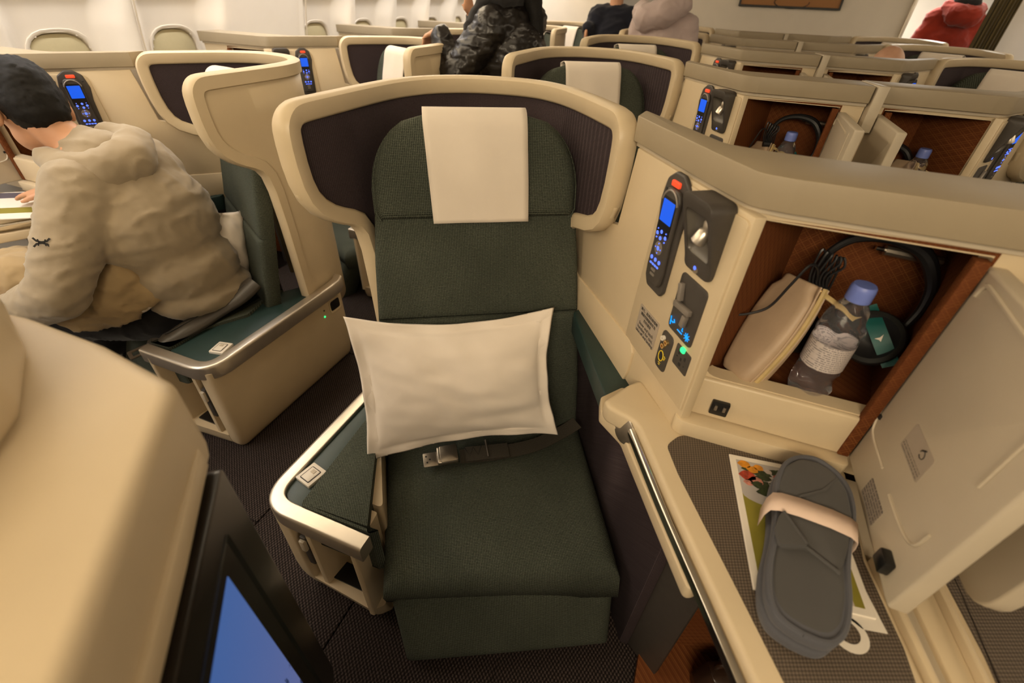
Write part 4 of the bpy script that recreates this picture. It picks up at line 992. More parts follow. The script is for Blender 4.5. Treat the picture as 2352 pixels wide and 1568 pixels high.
def bottle(loc, label, tilt=(0, 0), group='water bottles in the niches'):
    t = thing('water_bottle', label, 'bottle', loc, group); c = Vector(loc)
    bm = bmesh.new(); n = 40; R = []
    prof = [Vector(p) for p in BOT]; prof = [tuple(v.xy) for v in catmull([(p[0], p[1], 0) for p in BOT], 4)]
    for r, z in prof:
        row = []
        for j in range(n):
            a = 2 * math.pi * j / n
            amp = .0019 * (1 if z < .055 or z > .125 else 0) * (1 if r > .014 else 0)
            rr = r + amp * math.sin(a * 5 + z * 160) + (.0018 * math.sin(a * 5) * max(0, 1 - z / .03) * -1 if z < .03 else 0)
            row.append(bm.verts.new(c + Vector((rr * math.cos(a), rr * math.sin(a), z + .001))))
        R.append(row)
    for a, b in zip(R, R[1:]):
        for j in range(n): bm.faces.new((a[j], a[(j + 1) % n], b[(j + 1) % n], b[j]))
    bm.faces.new(R[0][::-1]); bm.faces.new(R[-1]); finish('bottle_body', bm, M['water'], t, ang=50)
    bm = bmesh.new(); Q = [[bm.verts.new(c + Vector((.0328 * math.cos(2 * math.pi * j / 40), .0328 * math.sin(2 * math.pi * j / 40), z))) for j in range(40)] for z in (.068, .116)]
    for j in range(40): bm.faces.new((Q[0][j], Q[0][(j + 1) % 40], Q[1][(j + 1) % 40], Q[1][j]))
    finish('label', bm, M['bottle_label'], t)
    bm = bmesh.new(); R = []
    for r, z in ((.0001, .188), (.0145, .188), (.0172, .190), (.0172, .207), (.0168, .2125), (.0150, .2155), (.0001, .2160)):
        R.append([bm.verts.new(c + Vector(((r + (.0003 if j % 2 else 0) * (r > .017)) * math.cos(2 * math.pi * j / 48), (r + (.0003 if j % 2 else 0) * (r > .017)) * math.sin(2 * math.pi * j / 48), z))) for j in range(48)])
    for a, b in zip(R, R[1:]):
        for j in range(48): bm.faces.new((a[j], a[(j + 1) % 48], b[(j + 1) % 48], b[j]))
    finish('cap', bm, M['cap'], t, ang=40); return t
def pouch(label, loc, group='tan pouches in the niches'):
    t = thing('toiletry_pouch', label, 'pouch', (.19, .76, 1.055), group); f = Vector(loc) - Vector((.19, .76, 1.055))
    # soft wedge standing on its end, leaning to the right and back
    b0, b1 = Vector((.176, .735, 1.058)), Vector((.222, .800, 1.232)); up = (b1 - b0).normalized(); ac = Vector((.55, -.75, 0)); ac = (ac - up * ac.dot(up)).normalized(); nn = up.cross(ac).normalized()
    H_ = (b1 - b0).length; rows = []
    bm = bmesh.new(); R = []
    for i in range(15):
        f_ = i / 14; z = H_ * f_; w = .040 * (.80 + .35 * math.sin(f_ * 2.6)) * (1 if f_ < .9 else .80); th = .030 - .011 * f_
        if f_ == 0: w *= .93; th *= .9
        ring_ = rpoly([(-w, -th), (w, -th), (w, th), (-w, th)], .016, 4)
        R.append([bm.verts.new(b0 + up * z + ac * a + nn * b_) for a, b_ in ring_])
    for a, b in zip(R, R[1:]):
        for j in range(len(a)): bm.faces.new((a[j], a[(j + 1) % len(a)], b[(j + 1) % len(a)], b[j]))
    bm.faces.new(R[0][::-1]); bm.faces.new(R[-1]); finish('pouch_body', bm, M['pouch'], t, .004, 3, ang=60)
    zp = [b0 + up * (H_ * q) + ac * (.041 * (.80 + .35 * math.sin(q * 2.6))) + nn * (-.004) for q in [i / 16 for i in range(17)]]
    finish('zip', tube(zp, .0042, 6), M['gold_lth'], t); finish('welt', tube([p + nn * .010 + ac * -.001 for p in zp], .0018, 5), M['pouch'], t); finish('welt', tube([p - nn * .010 + ac * -.001 for p in zp], .0018, 5), M['pouch'], t)
    e = b0 + up * (H_ * .96) + ac * .036
    finish('zip_pull', ribbon([e, e + Vector((.028, -.012, -.010)), e + Vector((.052, -.020, -.022))], .008, .003, (0, -.7, .7)), M['gold_lth'], t, .001)
    finish('slider', box(e, (.010, .008, .012)), M['gold'], t, .002)
    return t
M['gold_lth'] = plain('gold_leather', (.50, .37, .16), .45, var=.1)
def headphones(label, group='headphones in the niches'):
    t = thing('headphones', label, 'headphones', (.34, .80, 1.055), group)
    bd = catmull([(.252, .835, 1.150), (.240, .835, 1.215), (.243, .833, 1.268), (.268, .832, 1.302), (.315, .830, 1.313), (.362, .828, 1.300), (.390, .818, 1.262), (.394, .808, 1.222), (.385, .800, 1.185)], 6)
    rr = [.006 + .005 * math.exp(-((i - len(bd) * .62) / 9) ** 2) for i in range(len(bd))]
    finish('headband', tube(bd, rr, 10, flat=(Vector((0, 1, 0)), 1.0)), M['rubber'], t)
    finish('yoke', tube([(.388, .803, 1.185), (.380, .795, 1.16), (.368, .790, 1.135)], .006, 8), M['dark'], t)
    ax = Vector((-.35, -.62, .42)).normalized(); c = Vector((.350, .792, 1.158))
    cup = finish('ear_cup', lathe([(.030, -.030), (.043, -.026), (.046, -.012), (.044, 0), (.046, .004), (.044, .016), (.036, .022), (.026, .014), (.010, .010)], c, ax, 30), M['rubber'], t, ang=50)
    finish('ear_pad', lathe([(.030, .010), (.036, .022), (.043, .018), (.045, .008), (.044, .002)], c, ax, 30), M['cushion_blk'], cup)
    c2 = Vector((.262, .845, 1.112)); finish('ear_cup', lathe([(.030, -.016), (.040, -.012), (.042, .0), (.040, .010), (.030, .014)], c2, Vector((.5, -.6, .4)).normalized(), 26), M['rubber'], t, ang=50)
    # teal paper band across the cup with the white bird mark
    sx = ZV.cross(ax).normalized(); sy = ax.cross(sx).normalized(); u = (sx * .72 - sy * .69).normalized(); v = (-sx * .69 - sy * .72).normalized()
    off = -.010
    pts = [c + u * a + v * off + ax * (.024 if abs(a) < .040 else .010) for a in (-.052, -.041, -.02, 0, .02, .041, .052)]
    tb = finish('paper_band', ribbon(pts, .024, .0012, ax), M['tealband'], cup)
    q = c + v * off + ax * .0255 + u * .006
    finish('bird_mark', slab([(-.008, -.006), (-.002, -.003), (.001, .009), (.0028, -.001), (.008, -.004), (.004, -.006)], q, u, v, ax, 0, .0008), M['white'], cup, smooth=False) if False else finish('bird_mark', slab([(-.007, -.003), (.000, -.004), (.004, -.007), (.003, -.002), (.001, .008), (-.001, .001)], q, Vector((1, 0, 0)) - ax * ax.x, ZV - ax * ax.z, ax, .0004, .0014), M['white'], cup, smooth=False)
    cb = catmull([(.128, .755, 1.165), (.150, .752, 1.175), (.176, .752, 1.196), (.192, .754, 1.240), (.206, .758, 1.276), (.222, .770, 1.268), (.236, .79, 1.235)], 6)
    finish('cable', tube(cb, .0022, 6), M['rubber'], t); finish('plug', tube([(.118, .752, 1.158), (.134, .754, 1.168)], .006, 8), M['rubber'], t)
    for k_ in range(6):
        x_ = .222 + .005 * k_; finish('cable_loop', tube(catmull([(x_ + .012, .79, 1.215), (x_ - .002, .785, 1.25), (x_ - .003 + .003 * k_, .785, 1.292 - .004 * k_), (x_ + .006, .790, 1.285), (x_ + .010, .795, 1.25), (x_ + .012, .80, 1.215)], 4), .002, 5), M['rubber'], t)
    finish('cable_tie', tube([(.226, .785, 1.226), (.252, .79, 1.226)], .009, 8), M['rubber'], t)
    return t
b1 = bottle((.283, .745, 1.0525), 'clear water bottle with blue cap standing in the open front niche')
pc1 = pouch('tan leather pouch with gold zip leaning in the open front niche', (.19, .76, 1.055))
hp1 = headphones('black headphones with teal paper band hanging in the open front niche')
copy_tree(b1, (-.005, 1.09, 0), 'blue capped water bottle in the second-row left niche'); copy_tree(pc1, (-.005, 1.10, -.02), 'tan pouch lying behind second-row left blue capped bottle'); copy_tree(hp1, (-.02, 1.08, -.01), 'black headphones with teal band in the second-row left niche')
copy_tree(b1, (.385, 1.135, -.012), 'blue capped water bottle in the second-row right niche'); copy_tree(pc1, (.43, 1.13, -.03), 'tan pouch beside the bottle in the second-row right niche'); copy_tree(hp1, (.28, 1.13, -.07), 'dark headphones low in the second-row right niche behind door')
def leather_bag():
    t = thing('leather_bag', 'small dark brown leather bag in the footwell under the front table', 'bag', (.375, .53, ZF + .03))
    bm = pad([(0, -.06, .06), (.05, -.07, .07), (.12, -.05, .05)], (.375, .585, ZF + .03), Vector((.9, .4, 0)).normalized(), ZV, Vector((.4, -.9, 0)).normalized(), .05, .02, .01)
    finish('bag_body', bm, M['leather'], t, ang=180); finish('handle', tube(catmull([(.345, .56, ZF + .13), (.355, .555, ZF + .18), (.395, .565, ZF + .185), (.41, .58, ZF + .13)], 6), .005, 8), M['leather'], t)
leather_bag()

# ------------------------------------------------------------------ people
def blob(name, prims, mat, parent, vox=.012, smooth=6, wr=(), seed=0):
    # one continuous surface: union of tapered limbs and ellipsoids, voxel remeshed, smoothed, then creased
    bm = bmesh.new(); o_ = G.org
    def sph(c, r, sc=(1, 1, 1), rot=None, n=10):
        c = Vector(c); R = []; k = n * 2
        for i in range(n + 1):
            t_ = math.pi * i / n; row = []
            for j in range(k if 0 < i < n else 1):
                p = Vector((r * sc[0] * math.sin(t_) * math.cos(2 * math.pi * j / k), r * sc[1] * math.sin(t_) * math.sin(2 * math.pi * j / k), r * sc[2] * math.cos(t_)))
                row.append(bm.verts.new((rot @ p if rot is not None else p) + c))
            R.append(row)
        for a, b in zip(R, R[1:]):
            for j in range(k):
                j2 = (j + 1) % k
                if len(a) == 1: bm.faces.new((a[0], b[j], b[j2]))
                elif len(b) == 1: bm.faces.new((a[j], b[0], a[j2]))
                else: bm.faces.new((a[j], b[j], b[j2], a[j2]))
    for p in prims:
        if p[0] == 'e': sph(p[1], 1, p[2], p[3] if len(p) > 3 else None, 14)
        else:
            pts = p[1]
            for (a, ra), (b, rb) in zip(pts, pts[1:]):
                a, b = Vector(a), Vector(b); sph(a, ra); sph(b, rb)
                d = (b - a); L_ = d.length
                if L_ < 1e-4: continue
                q = Vector((0, 0, 1)).rotation_difference(d); n = 16
                A = [bm.verts.new(a + q @ Vector((ra * math.cos(6.2832 * i / n), ra * math.sin(6.2832 * i / n), 0))) for i in range(n)]
                B = [bm.verts.new(b + q @ Vector((rb * math.cos(6.2832 * i / n), rb * math.sin(6.2832 * i / n), 0))) for i in range(n)]
                for i in range(n): bm.faces.new((A[i], A[(i + 1) % n], B[(i + 1) % n], B[i]))
                bm.faces.new(A[::-1]); bm.faces.new(B)
    bmesh.ops.recalc_face_normals(bm, faces=bm.faces)
    me = bpy.data.meshes.new('tmp'); bm.to_mesh(me); bm.free(); ob = bpy.data.objects.new('tmp', me)
    m = ob.modifiers.new('r', 'REMESH'); m.mode = 'VOXEL'; m.voxel_size = vox
    m2 = ob.modifiers.new('s', 'SMOOTH'); m2.factor = .5; m2.iterations = smooth
    me2 = evaluated(ob)
    bpy.data.objects.remove(ob); bpy.data.meshes.remove(me)
    bm = bmesh.new(); bm.from_mesh(me2); bpy.data.meshes.remove(me2); bm.normal_update()
    if wr:
        mv = []
        for v in bm.verts:
            h = 0
            for amp, fx, fy, fz, sharp in wr:
                x = noise.noise(Vector((v.co.x * fx + seed, v.co.y * fy, v.co.z * fz)))
                h += amp * ((1 - abs(x) * 2) ** 3 if sharp else x)
            mv.append(v.normal * h)
        for v, d in zip(bm.verts, mv): v.co += d
    return finish(name, bm, mat, parent, ang=180, clean=False)
def cap(*pts): return ('c', pts)
def hand(prims, wrist, fwd, up, s=1.0, curl=.3):
    # palm and five separate fingers
    wrist = Vector(wrist); f = Vector(fwd).normalized(); u = Vector(up); u = (u - f * u.dot(f)).normalized(); sd = f.cross(u)
    prims.append(cap((wrist, .021 * s), (wrist + f * .03 * s, .024 * s)))
    for k_, (off, ln) in enumerate(((-.030, .062), (-.010, .074), (.010, .070), (.029, .056))):
        b = wrist + f * .075 * s + sd * off * s; prims.append(cap((wrist + f * .02 * s + sd * off * .6 * s, .014 * s), (b, .0115 * s)))
        m_ = b + (f * math.cos(curl) - u * math.sin(curl)) * ln * .5 * s; e = m_ + (f * math.cos(curl * 2.2) - u * math.sin(curl * 2.2)) * ln * .5 * s
        prims.append(cap((b, .0100 * s), (m_, .0088 * s), (e, .0072 * s)))
    t0 = wrist + f * .02 * s - sd * .022 * s; t1 = t0 + (f * .6 - sd * .7 - u * .2).normalized() * .040 * s; t2 = t1 + (f * .9 - sd * .25 - u * .25).normalized() * .032 * s
    prims.append(cap((t0, .014 * s), (t1, .0108 * s), (t2, .008 * s)))
def rot_to(zdir, xdir=None):
    z = Vector(zdir).normalized(); x = Vector(xdir or (1, 0, 0)); x = (x - z * x.dot(z)).normalized(); y = z.cross(x); return Matrix((x, y, z)).transposed()

def seated_man():
    t = thing('person', 'person in oatmeal hooded sweatshirt leaning over the window-side table, seen from behind', 'person', (-1.68, .95, ZF))
    hc = Vector((-1.885, .868, 1.268)); fd = Vector((-.86, -.05, -.42)).normalized(); upd = Vector((-.40, .10, .9)); upd = (upd - fd * upd.dot(fd)).normalized(); sd = upd.cross(fd)
    RH = Matrix((fd, sd, upd)).transposed()     # local: x face, y left side of the head, z crown
    def H(x, y, z): return hc + RH @ Vector((x, y, z))
    bp = [('e', H(0, 0, .02), (.094, .076, .100), RH), ('e', H(.030, 0, -.055), (.064, .058, .062), RH),
          cap((H(-.03, 0, -.05), .052), (Vector((-1.765, .905, 1.135)), .060)), ('e', H(.098, 0, -.012), (.018, .013, .026), RH), ('e', H(.088, 0, -.058), (.016, .026, .010), RH),
          ('e', H(.080, .030, .018), (.014, .016, .010), RH), ('e', H(.080, -.030, .018), (.014, .016, .010), RH)]
    for s_ in (1, -1): bp += [('e', H(-.010, s_ * .090, -.014), (.022, .013, .036), RH), ('e', H(-.018, s_ * .094, .012), (.018, .010, .016), RH)]
    bp += [cap((Vector((-1.765, .905, 1.135)), .085), (Vector((-1.66, .95, .93)), .115), (Vector((-1.66, .95, .66)), .125))]
    wl, wr_ = Vector((-1.90, .53, .735)), Vector((-2.09, .905, .978))
    bp += [cap((Vector((-1.69, .80, 1.07)), .052), (Vector((-1.675, .595, .83)), .043), (wl, .030)), cap((Vector((-1.76, 1.06, 1.08)), .052), (Vector((-1.90, 1.14, .94)), .042), (wr_, .029))]
    hand(bp, wl, (-1, -.1, -.15), (0, 0, 1), 1.0, .35); hand(bp, wr_, (-.95, -.28, -.10), (0, 0, 1), 1.0, .18)
    for y0, kx, ky in ((.86, -2.07, .66), (1.02, -2.12, .90)):
        bp += [cap((Vector((-1.66, y0, .615)), .085), (Vector((kx, ky, .60)), .060), (Vector((kx - .06, ky - .05, .32)), .042)), cap((Vector((kx - .06, ky - .05, .26)), .036), (Vector((kx - .20, ky - .10, .235)), .030))]
    blob('body', bp, M['skin'], t, .0075, 5)
    # hair
    hp = [('e', H(-.014, 0, .040), (.103, .086, .094), RH), ('e', H(-.040, 0, .005), (.074, .083, .082), RH), ('e', H(-.058, 0, -.030), (.050, .066, .052), RH), ('e', H(.045, 0, .092), (.056, .060, .034), RH)]
    blob('hair', hp, M['hair'], t, .008, 3, ((.004, 60, 60, 60, True), (.003, 25, 25, 25, False)))
    # sweatshirt
    sw = [('e', (-1.665, .945, .93), (.150, .205, .20), rot_to((-.25, -.02, 1))), ('e', (-1.72, .925, 1.06), (.120, .215, .105), rot_to((-.35, 0, 1))), ('e', (-1.635, .955, .76), (.165, .185, .13)), ('e', (-1.60, .965, .67), (.150, .18, .075)),
          cap((Vector((-1.70, .805, 1.075)), .094), (Vector((-1.685, .70, .95)), .086), (Vector((-1.675, .598, .825)), .074), (Vector((-1.78, .560, .775)), .062), (Vector((-1.885, .535, .740)), .048)),
          cap((Vector((-1.76, 1.06, 1.08)), .085), (Vector((-1.90, 1.14, .945)), .070), (Vector((-2.06, .925, .975)), .044)),
          cap((Vector((-1.735, .915, 1.12)), .10), (Vector((-1.77, .905, 1.15)), .078))]
    hoo = blob('sweatshirt', sw, M['hoodie'], t, .010, 7, ((.0055, 5, 13, 22, True), (.004, 16, 9, 30, False), (.0022, 30, 30, 50, True)), 3)
    hd = [cap((Vector((-1.805, .812, 1.150)), .034), (Vector((-1.730, .815, 1.125)), .050), (Vector((-1.660, .865, 1.120)), .060), (Vector((-1.640, .945, 1.140)), .064), (Vector((-1.690, 1.005, 1.165)), .052), (Vector((-1.775, .985, 1.185)), .036)),
          ('e', (-1.675, .915, 1.085), (.075, .110, .060), rot_to((-.5, 0, 1)))]
    blob('hood', hd, M['hoodie'], t, .009, 6, ((.005, 9, 16, 20, True), (.002, 22, 22, 30, True)), 9)
    tp = []
    for y0, kx, ky in ((.86, -2.07, .66), (1.02, -2.12, .90)): tp += [cap((Vector((-1.66, y0, .605)), .098), (Vector((kx, ky, .585)), .082), (Vector((kx - .06, ky - .05, .31)), .062))]
    tp.append(('e', (-1.70, .965, .595), (.13, .15, .085)))
    blob('trousers', tp, M['trouser'], t, .013, 5, ((.006, 12, 12, 20, True),), 5)
    for i, (kx, ky) in enumerate(((-2.07, .66), (-2.12, .90))):
        blob('shoe', [cap((Vector((kx - .05, ky - .045, .240)), .046), (Vector((kx - .20, ky - .10, .232)), .040))], M['black'], t, .012, 3)
    # dark sleeve mark: two interlocking curved strokes
    o_ = Vector((-1.648, .625, .9885)); vv = Vector((0, 1.59, 0))
    n_ = (Vector((0, 0, 1.59)) - o_).normalized(); a_ = Vector((.93, .37, 0)); a_ = (a_ - n_ * a_.dot(n_)).normalized(); b_ = n_.cross(a_)
    base = o_
    best = None
    for v in hoo.data.vertices:     # seat the mark on the sleeve surface
        w_ = Vector(v.co) + Vector(t.location)
        q = w_ - o_; d = (q - n_ * q.dot(n_)).length
        if d < .013 and (best is None or q.dot(n_) > best): best = q.dot(n_)
    base = o_ + n_ * ((best or 0) + .0022)
    st = []
    for sg in (1, -1): st.append(ribbon([base + a_ * x + b_ * (sg * y) for x, y in ((-.017, .0125), (-.010, .0035), (0, .0015), (.010, .0035), (.017, .0125))], .0048, .0012, n_))
    for sg in (1, -1): st.append(ribbon([base + a_ * (sg * x) + b_ * y for x, y in ((.008, -.009), (.0055, 0), (.008, .009))], .0035, .0012, n_))
    finish('sleeve_emblem', merge(st), M['ink'], hoo, smooth=False)
    return t
def folded_coat():
    t = thing('folded_coat', 'khaki coat bundled on the lap of the person in the oatmeal sweatshirt', 'coat', (-1.8, .68, .66))
    pr = [cap((Vector((-1.655, .765, .800)), .055), (Vector((-1.700, .715, .735)), .065), (Vector((-1.80, .660, .690)), .060)), cap((Vector((-1.60, .800, .745)), .035), (Vector((-1.68, .735, .690)), .045), (Vector((-1.78, .66, .668)), .040)),
          cap((Vector((-1.98, .665, .775)), .085), (Vector((-2.10, .70, .735)), .10), (Vector((-2.2, .76, .70)), .08))]
    blob('coat_bundle', pr, M['khaki'], t, .011, 5, ((.010, 10, 14, 18, True), (.005, 24, 24, 30, True)), 4)
    blob('coat_lining', [cap((Vector((-1.585, .805, .735)), .016), (Vector((-1.625, .765, .700)), .022), (Vector((-1.70, .70, .668)), .018))], M['linen'], t, .008, 3, ((.003, 30, 30, 30, True),))
seated_man(); folded_coat()
pillow('pillow', 'crumpled white pillow squeezed behind the person in the oatmeal sweatshirt', ((-1.615, 1.060, .935), (-1.585, 1.225, .885), (-1.560, 1.150, .610), (-1.590, 1.030, .650)), .05, (.03, .03, -.02, .03), n=26, wr=.016, seed=5)
def side_belt():
    t = thing('airbag_seat_belt', 'thick padded dark seat belt with metal tongue lying across the window-side armrest', 'seat belt', (-1.50, .9, .60))
    p = catmull([(-1.430, 1.055, .690), (-1.456, .972, .652), (-1.495, .877, .622), (-1.515, .785, .610), (-1.540, .738, .598), (-1.562, .718, .588)], 5)
    rr = [.034 + .003 * math.sin(i * .6) if i < len(p) - 6 else .032 - .003 * (i - len(p) + 6) for i in range(len(p))]
    finish('padded_sleeve', tube(p, rr, 12, flat=(Vector((.25, 0, 1)), .55)), M['leather_grey'], t, ang=60)
    finish('seam', tube([q + Vector((-.004, 0, .0215)) for q in p[2:-6]], .0018, 5), M['ink'], t)
    finish('strap_end', ribbon(catmull([(-1.550, .728, .594), (-1.568, .712, .585), (-1.590, .695, .576)], 4), .044, .008, (.2, 0, 1)), M['webbing'], t, .002)
    finish('end_cap', lathe([(.020, -.006), (.024, 0), (.020, .008)], (-1.566, .716, .594), (.2, 0, 1), 14), M['dark'], t)
    u = Vector((-.42, -.90, -.12)).normalized(); n = Vector((.15, -.15, 1)); n = (n - u * n.dot(u)).normalized(); v = n.cross(u)
    finish('tongue', ring(rrect(0, 0, .060, .040, .005, 3), rrect(.008, 0, .020, .022, .003, 3), Vector((-1.604, .676, .570)), u, v, n, 0, .004, .004), M['metal'], t)
M['leather_grey'] = plain('grey_brown_leatherette', (.050, .042, .032), .38, var=.12, sc=30, bump=.2)
side_belt()
def table_menu():
    t = thing('meal_menu', 'white and olive meal menu open on the window-side table beside the hand', 'menu', (-2.25, .85, .918))
    ex = Vector((-.80, -.55, 0)).normalized(); ey = Vector((-ex.y, ex.x, 0)); o = Vector((-2.10, .93, .916))
    finish('pages', slab([(0, -.16), (.34, -.16), (.34, .12), (0, .12)], o, ex, ey, ZV, 0, .004), M['paper'], t, .0006, 1)
    finish('olive_print', slab([(.03, .015), (.32, .015), (.32, .07), (.03, .07)], o, ex, ey, ZV, .004, .0044), M['ph_olive'], t, smooth=False)
    finish('mauve_print', slab([(.0, -.15), (.33, -.15), (.33, -.09), (.0, -.09)], o, ex, ey, ZV, .004, .0044), M['mauve'], t, smooth=False)
M['mauve'] = plain('mauve_print', (.10, .085, .11), .5)
table_menu()
def standing(label, hips, base, chest, sh, sh2, cloth_m, name_top, arms, rad=1.0, head=True, hair=None, extra=None, legs=True, skin='skin', wr=((.008, 8, 8, 16, True), (.005, 18, 18, 24, True)), vox=.014, headc=None, seed=1):
    hips, chest, sh, sh2 = Vector(hips), Vector(chest), Vector(sh), Vector(sh2)
    t = thing('person', label, 'person', (hips.x, hips.y, ZF)); mid = (sh + sh2) / 2
    up = (mid - hips).normalized(); hc = Vector(headc) if headc else mid + Vector((0, 0, .26))
    bp = [cap((hips, .13), (chest, .13), (mid - up * .05, .11)), cap((mid, .06), (hc - Vector((0, 0, .06)), .05)), ('e', hc, (.078, .092, .112))]
    cl = [cap((hips, .165 * rad), (chest, .165 * rad)), ('e', chest * .6 + mid * .4, (.20 * rad, .17 * rad, .20)), cap((sh, .085 * rad), (mid, .10 * rad), (sh2, .085 * rad))]
    fv = Vector(base).normalized()
    bp += [('e', hc + fv * .095, (.016, .016, .024)), ('e', hc + fv * .085 - Vector((0, 0, .05)), (.022, .022, .010))]
    side = Vector((-fv.y, fv.x, 0))
    for s_ in (1, -1): bp += [('e', hc + side * .088 * s_, (.014, .014, .032)), ('e', hc + fv * .082 + side * .03 * s_ + Vector((0, 0, .02)), (.013, .013, .009))]
    for chain, hf, hu in arms:
        P = [Vector(p) for p in chain]; bp.append(cap((P[0], .05), (P[1], .042), (P[2], .030))); cl.append(cap((P[0], .088 * rad), (P[1], .072 * rad), (P[1].lerp(P[2], .88), .050 * rad)))
        hand(bp, P[2], hf, hu, 1.0, .45)
    tr = []
    for s_ in (1, -1):
        a = hips + side * .09 * s_; k_ = Vector((a.x, a.y, .60)) + fv * .03; f_ = Vector((a.x, a.y, .28))
        bp.append(cap((a, .085), (k_, .055), (f_, .040))); bp.append(cap((f_ - Vector((0, 0, .03)), .04), (f_ + fv * .14 - Vector((0, 0, .045)), .032))); tr.append(cap((a, .11), (k_, .078), (f_ + Vector((0, 0, .02)), .062)))
    tr.append(('e', hips, (.16, .15, .12)))
    blob('body', bp, M[skin], t, .011, 4); blob(name_top, cl, M[cloth_m], t, vox, 5, wr, seed); blob('trousers', tr, M['trouser'], t, .018, 4)
    for s_ in (1, -1):
        a = hips + side * .09 * s_; f_ = Vector((a.x, a.y, .243)); blob('shoe', [cap((f_, .05), (f_ + fv * .15, .042))], M['black'], t, .014, 2)
    if hair: blob('hair', hair, M['hair'], t, .012, 3, ((.006, 30, 30, 4, True), (.004, 60, 60, 8, False)))
    if extra:
        for nm, pr, mt in extra: blob(nm, pr, M[mt], t, .011, 4, ((.007, 14, 14, 20, True),), 2)
    return t
V3 = Vector
standing('person in glossy black puffer jacket with long dark hair, one hand raised, in the aisle', (-1.02, 2.66, .95), (-.8, .3, 0), (-1.05, 2.64, 1.22), (-1.10, 2.50, 1.46), (-1.0, 2.80, 1.48), 'puffer', 'puffer_jacket',
         [([(-1.12, 2.50, 1.43), (-1.26, 2.40, 1.245), (-1.372, 2.47, 1.430)], (-.85, .3, -.25), (0, 0, 1)), ([(-1.06, 2.80, 1.45), (-1.22, 2.86, 1.34), (-1.345, 2.80, 1.485)], (-.15, -.1, 1), (1, 0, 0))], 1.0,
         hair=[('e', (-1.05, 2.66, 1.72), (.10, .11, .13)), cap((V3((-.985, 2.68, 1.66)), .075), (V3((-.925, 2.66, 1.52)), .038), (V3((-.900, 2.65, 1.42)), .026), (V3((-.885, 2.64, 1.35)), .010))],
         extra=[('scarf', [cap((V3((-1.13, 2.58, 1.575)), .055), (V3((-1.06, 2.56, 1.585)), .055), (V3((-1.0, 2.66, 1.60)), .05)), cap((V3((-1.15, 2.53, 1.54)), .042), (V3((-1.19, 2.49, 1.45)), .048), (V3((-1.205, 2.48, 1.385)), .036))], 'scarf')],
         wr=((.008, 7, 9, 26, True), (.006, 18, 22, 44, True), (.003, 40, 40, 80, True)), vox=.011, headc=(-1.07, 2.66, 1.70))
standing('person in a dark navy coat standing far down the left aisle', (-.915, 4.65, .95), (-.1, 1, 0), (-.915, 4.65, 1.22), (-1.06, 4.65, 1.48), (-.77, 4.65, 1.48), 'navy', 'navy_coat',
         [([(-1.05, 4.62, 1.46), (-1.08, 4.58, 1.34), (-1.10, 4.50, 1.405)], (-.05, -.1, -1), (-1, 0, 0)), ([(-.78, 4.65, 1.46), (-.72, 4.66, 1.20), (-.74, 4.72, .98)], (0, .2, -1), (1, 0, 0))], .92, hair=[('e', (-.915, 4.65, 1.78), (.10, .11, .13))])
standing('person in a pale pink hooded jacket, seen from behind, among the far seats', (-.44, 4.02, .95), (.1, 1, 0), (-.44, 4.02, 1.22), (-.58, 4.02, 1.46), (-.29, 4.02, 1.46), 'pink', 'pink_jacket',
         [([(-.58, 4.02, 1.44), (-.63, 4.08, 1.22), (-.58, 4.2, 1.05)], (.1, 1, -.3), (0, 0, 1)), ([(-.29, 4.02, 1.45), (-.235, 4.0, 1.26), (-.22, 4.12, 1.06)], (0, 1, -.3), (0, 0, 1))], 1.0,
         extra=[('hood', [cap((V3((-.60, 4.0, 1.535)), .065), (V3((-.55, 3.92, 1.50)), .085), (V3((-.44, 3.90, 1.53)), .085), (V3((-.33, 3.96, 1.58)), .06))], 'pink')], hair=[('e', (-.44, 4.02, 1.76), (.10, .11, .13))])
standing('person in a rust red hooded jacket in the aft doorway', (2.09, 6.9, .95), (.1, 1, 0), (2.09, 6.9, 1.22), (1.93, 6.9, 1.56), (2.25, 6.9, 1.56), 'redcloth', 'red_jacket',
         [([(1.94, 6.9, 1.53), (1.855, 6.9, 1.30), (1.85, 7.0, 1.08)], (0, .3, -1), (-1, 0, 0)), ([(2.24, 6.9, 1.53), (2.30, 6.9, 1.32), (2.28, 7.0, 1.10)], (0, .3, -1), (1, 0, 0))], 1.12,
         extra=[('hood', [cap((V3((1.99, 6.86, 1.66)), .07), (V3((2.05, 6.76, 1.60)), .09), (V3((2.17, 6.76, 1.59)), .09), (V3((2.24, 6.86, 1.64)), .065))], 'redcloth'), ('scarf', [cap((V3((2.04, 6.82, 1.70)), .06), (V3((2.16, 6.82, 1.70)), .06))], 'scarf')], hair=[('e', (2.09, 6.9, 1.86), (.10, .11, .13))])
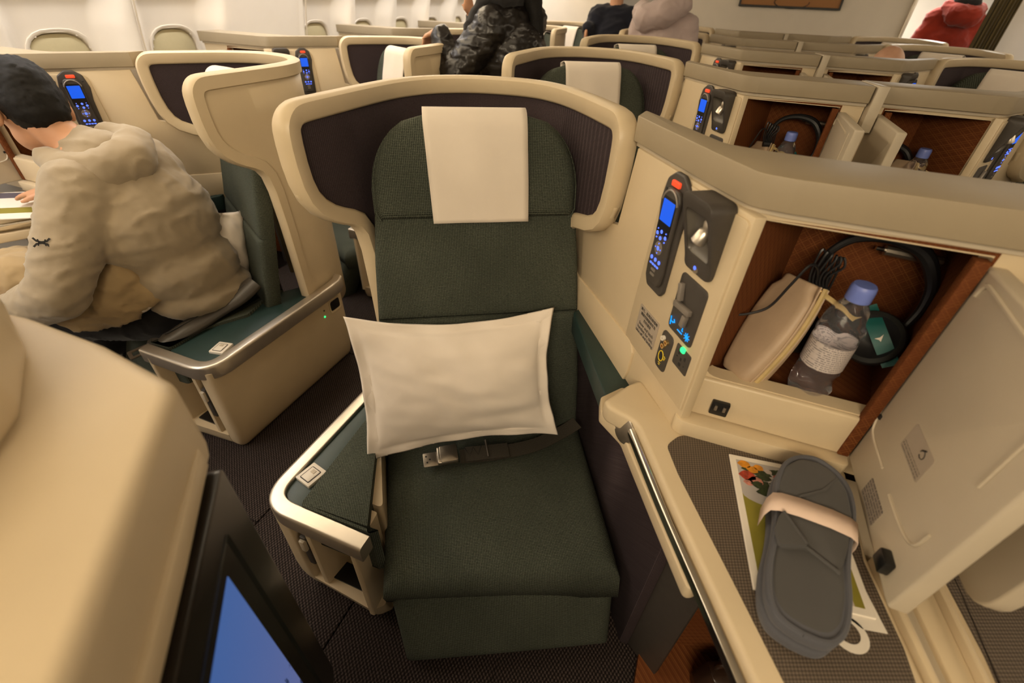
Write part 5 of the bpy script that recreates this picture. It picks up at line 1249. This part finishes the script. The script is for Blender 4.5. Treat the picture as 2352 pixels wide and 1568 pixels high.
def bald_man():
    t = thing('person', 'balding person sitting behind the right-of-centre consoles, only the head showing', 'person', (1.02, 3.85, ZF))
    hc = V3((.905, 3.70, 1.338)); d = V3((.4, -.85, -.3)).normalized(); sd = V3((.9, .43, 0))
    bp = [('e', hc, (.086, .098, .106)), ('e', hc + d * .095 - V3((0, 0, .02)), (.016, .018, .024)), ('e', hc + d * .08 - V3((0, 0, .07)), (.022, .022, .012)), cap((hc - V3((-.02, -.04, .08)), .055), (V3((.96, 3.80, 1.12)), .06)),
          cap((V3((.97, 3.82, 1.08)), .11), (V3((1.05, 3.9, .80)), .13), (V3((1.06, 3.92, .62)), .13))]
    for s_ in (1, -1): bp += [('e', hc + sd * .088 * s_ - V3((0, 0, .01)), (.016, .016, .032)), ('e', hc + d * .083 + sd * .03 * s_ + V3((0, 0, .01)), (.013, .013, .010)), cap((V3((.97, 3.82, 1.08)) + sd * .17 * s_, .05), (V3((.93, 3.70, .86)) + sd * .20 * s_, .042), (V3((.90, 3.55, .72)) + sd * .14 * s_, .03))]
    for s_ in (1, -1): hand(bp, V3((.90, 3.55, .72)) + sd * .14 * s_, (.2, -.9, -.2), (0, 0, 1), 1, .4)
    for s_ in (1, -1): bp.append(cap((V3((1.05, 3.88, .60)) + sd * .09 * s_, .085), (V3((.86, 3.50, .58)) + sd * .10 * s_, .06), (V3((.83, 3.42, .28)) + sd * .10 * s_, .042)))
    blob('body', bp, M['skin2'], t, .010, 5)
    blob('hair', [('e', hc + sd * .02 * s_ * 0 + V3((0, .04, -.03)), (.089, .07, .05)) for s_ in (1,)], M['greyhair'], t, .010, 3)
    blob('shirt', [('e', (.98, 3.83, 1.02), (.19, .13, .15)), cap((V3((.99, 3.84, 1.0)), .15), (V3((1.05, 3.9, .64)), .16))] + [cap((V3((.97, 3.82, 1.08)) + sd * .17 * s_, .075), (V3((.93, 3.70, .86)) + sd * .20 * s_, .060), (V3((.90, 3.57, .74)) + sd * .14 * s_, .045)) for s_ in (1, -1)], M['navy'], t, .014, 4)
    blob('trousers', [cap((V3((1.05, 3.88, .60)) + sd * .09 * s_, .11), (V3((.86, 3.50, .57)) + sd * .10 * s_, .08), (V3((.83, 3.42, .29)) + sd * .10 * s_, .06)) for s_ in (1, -1)], M['trouser'], t, .016, 4)
M['greyhair'] = plain('grey_hair', (.30, .24, .19), .6, var=.2, sc=90)
bald_man()

bpy.data.scenes.remove(WORK)
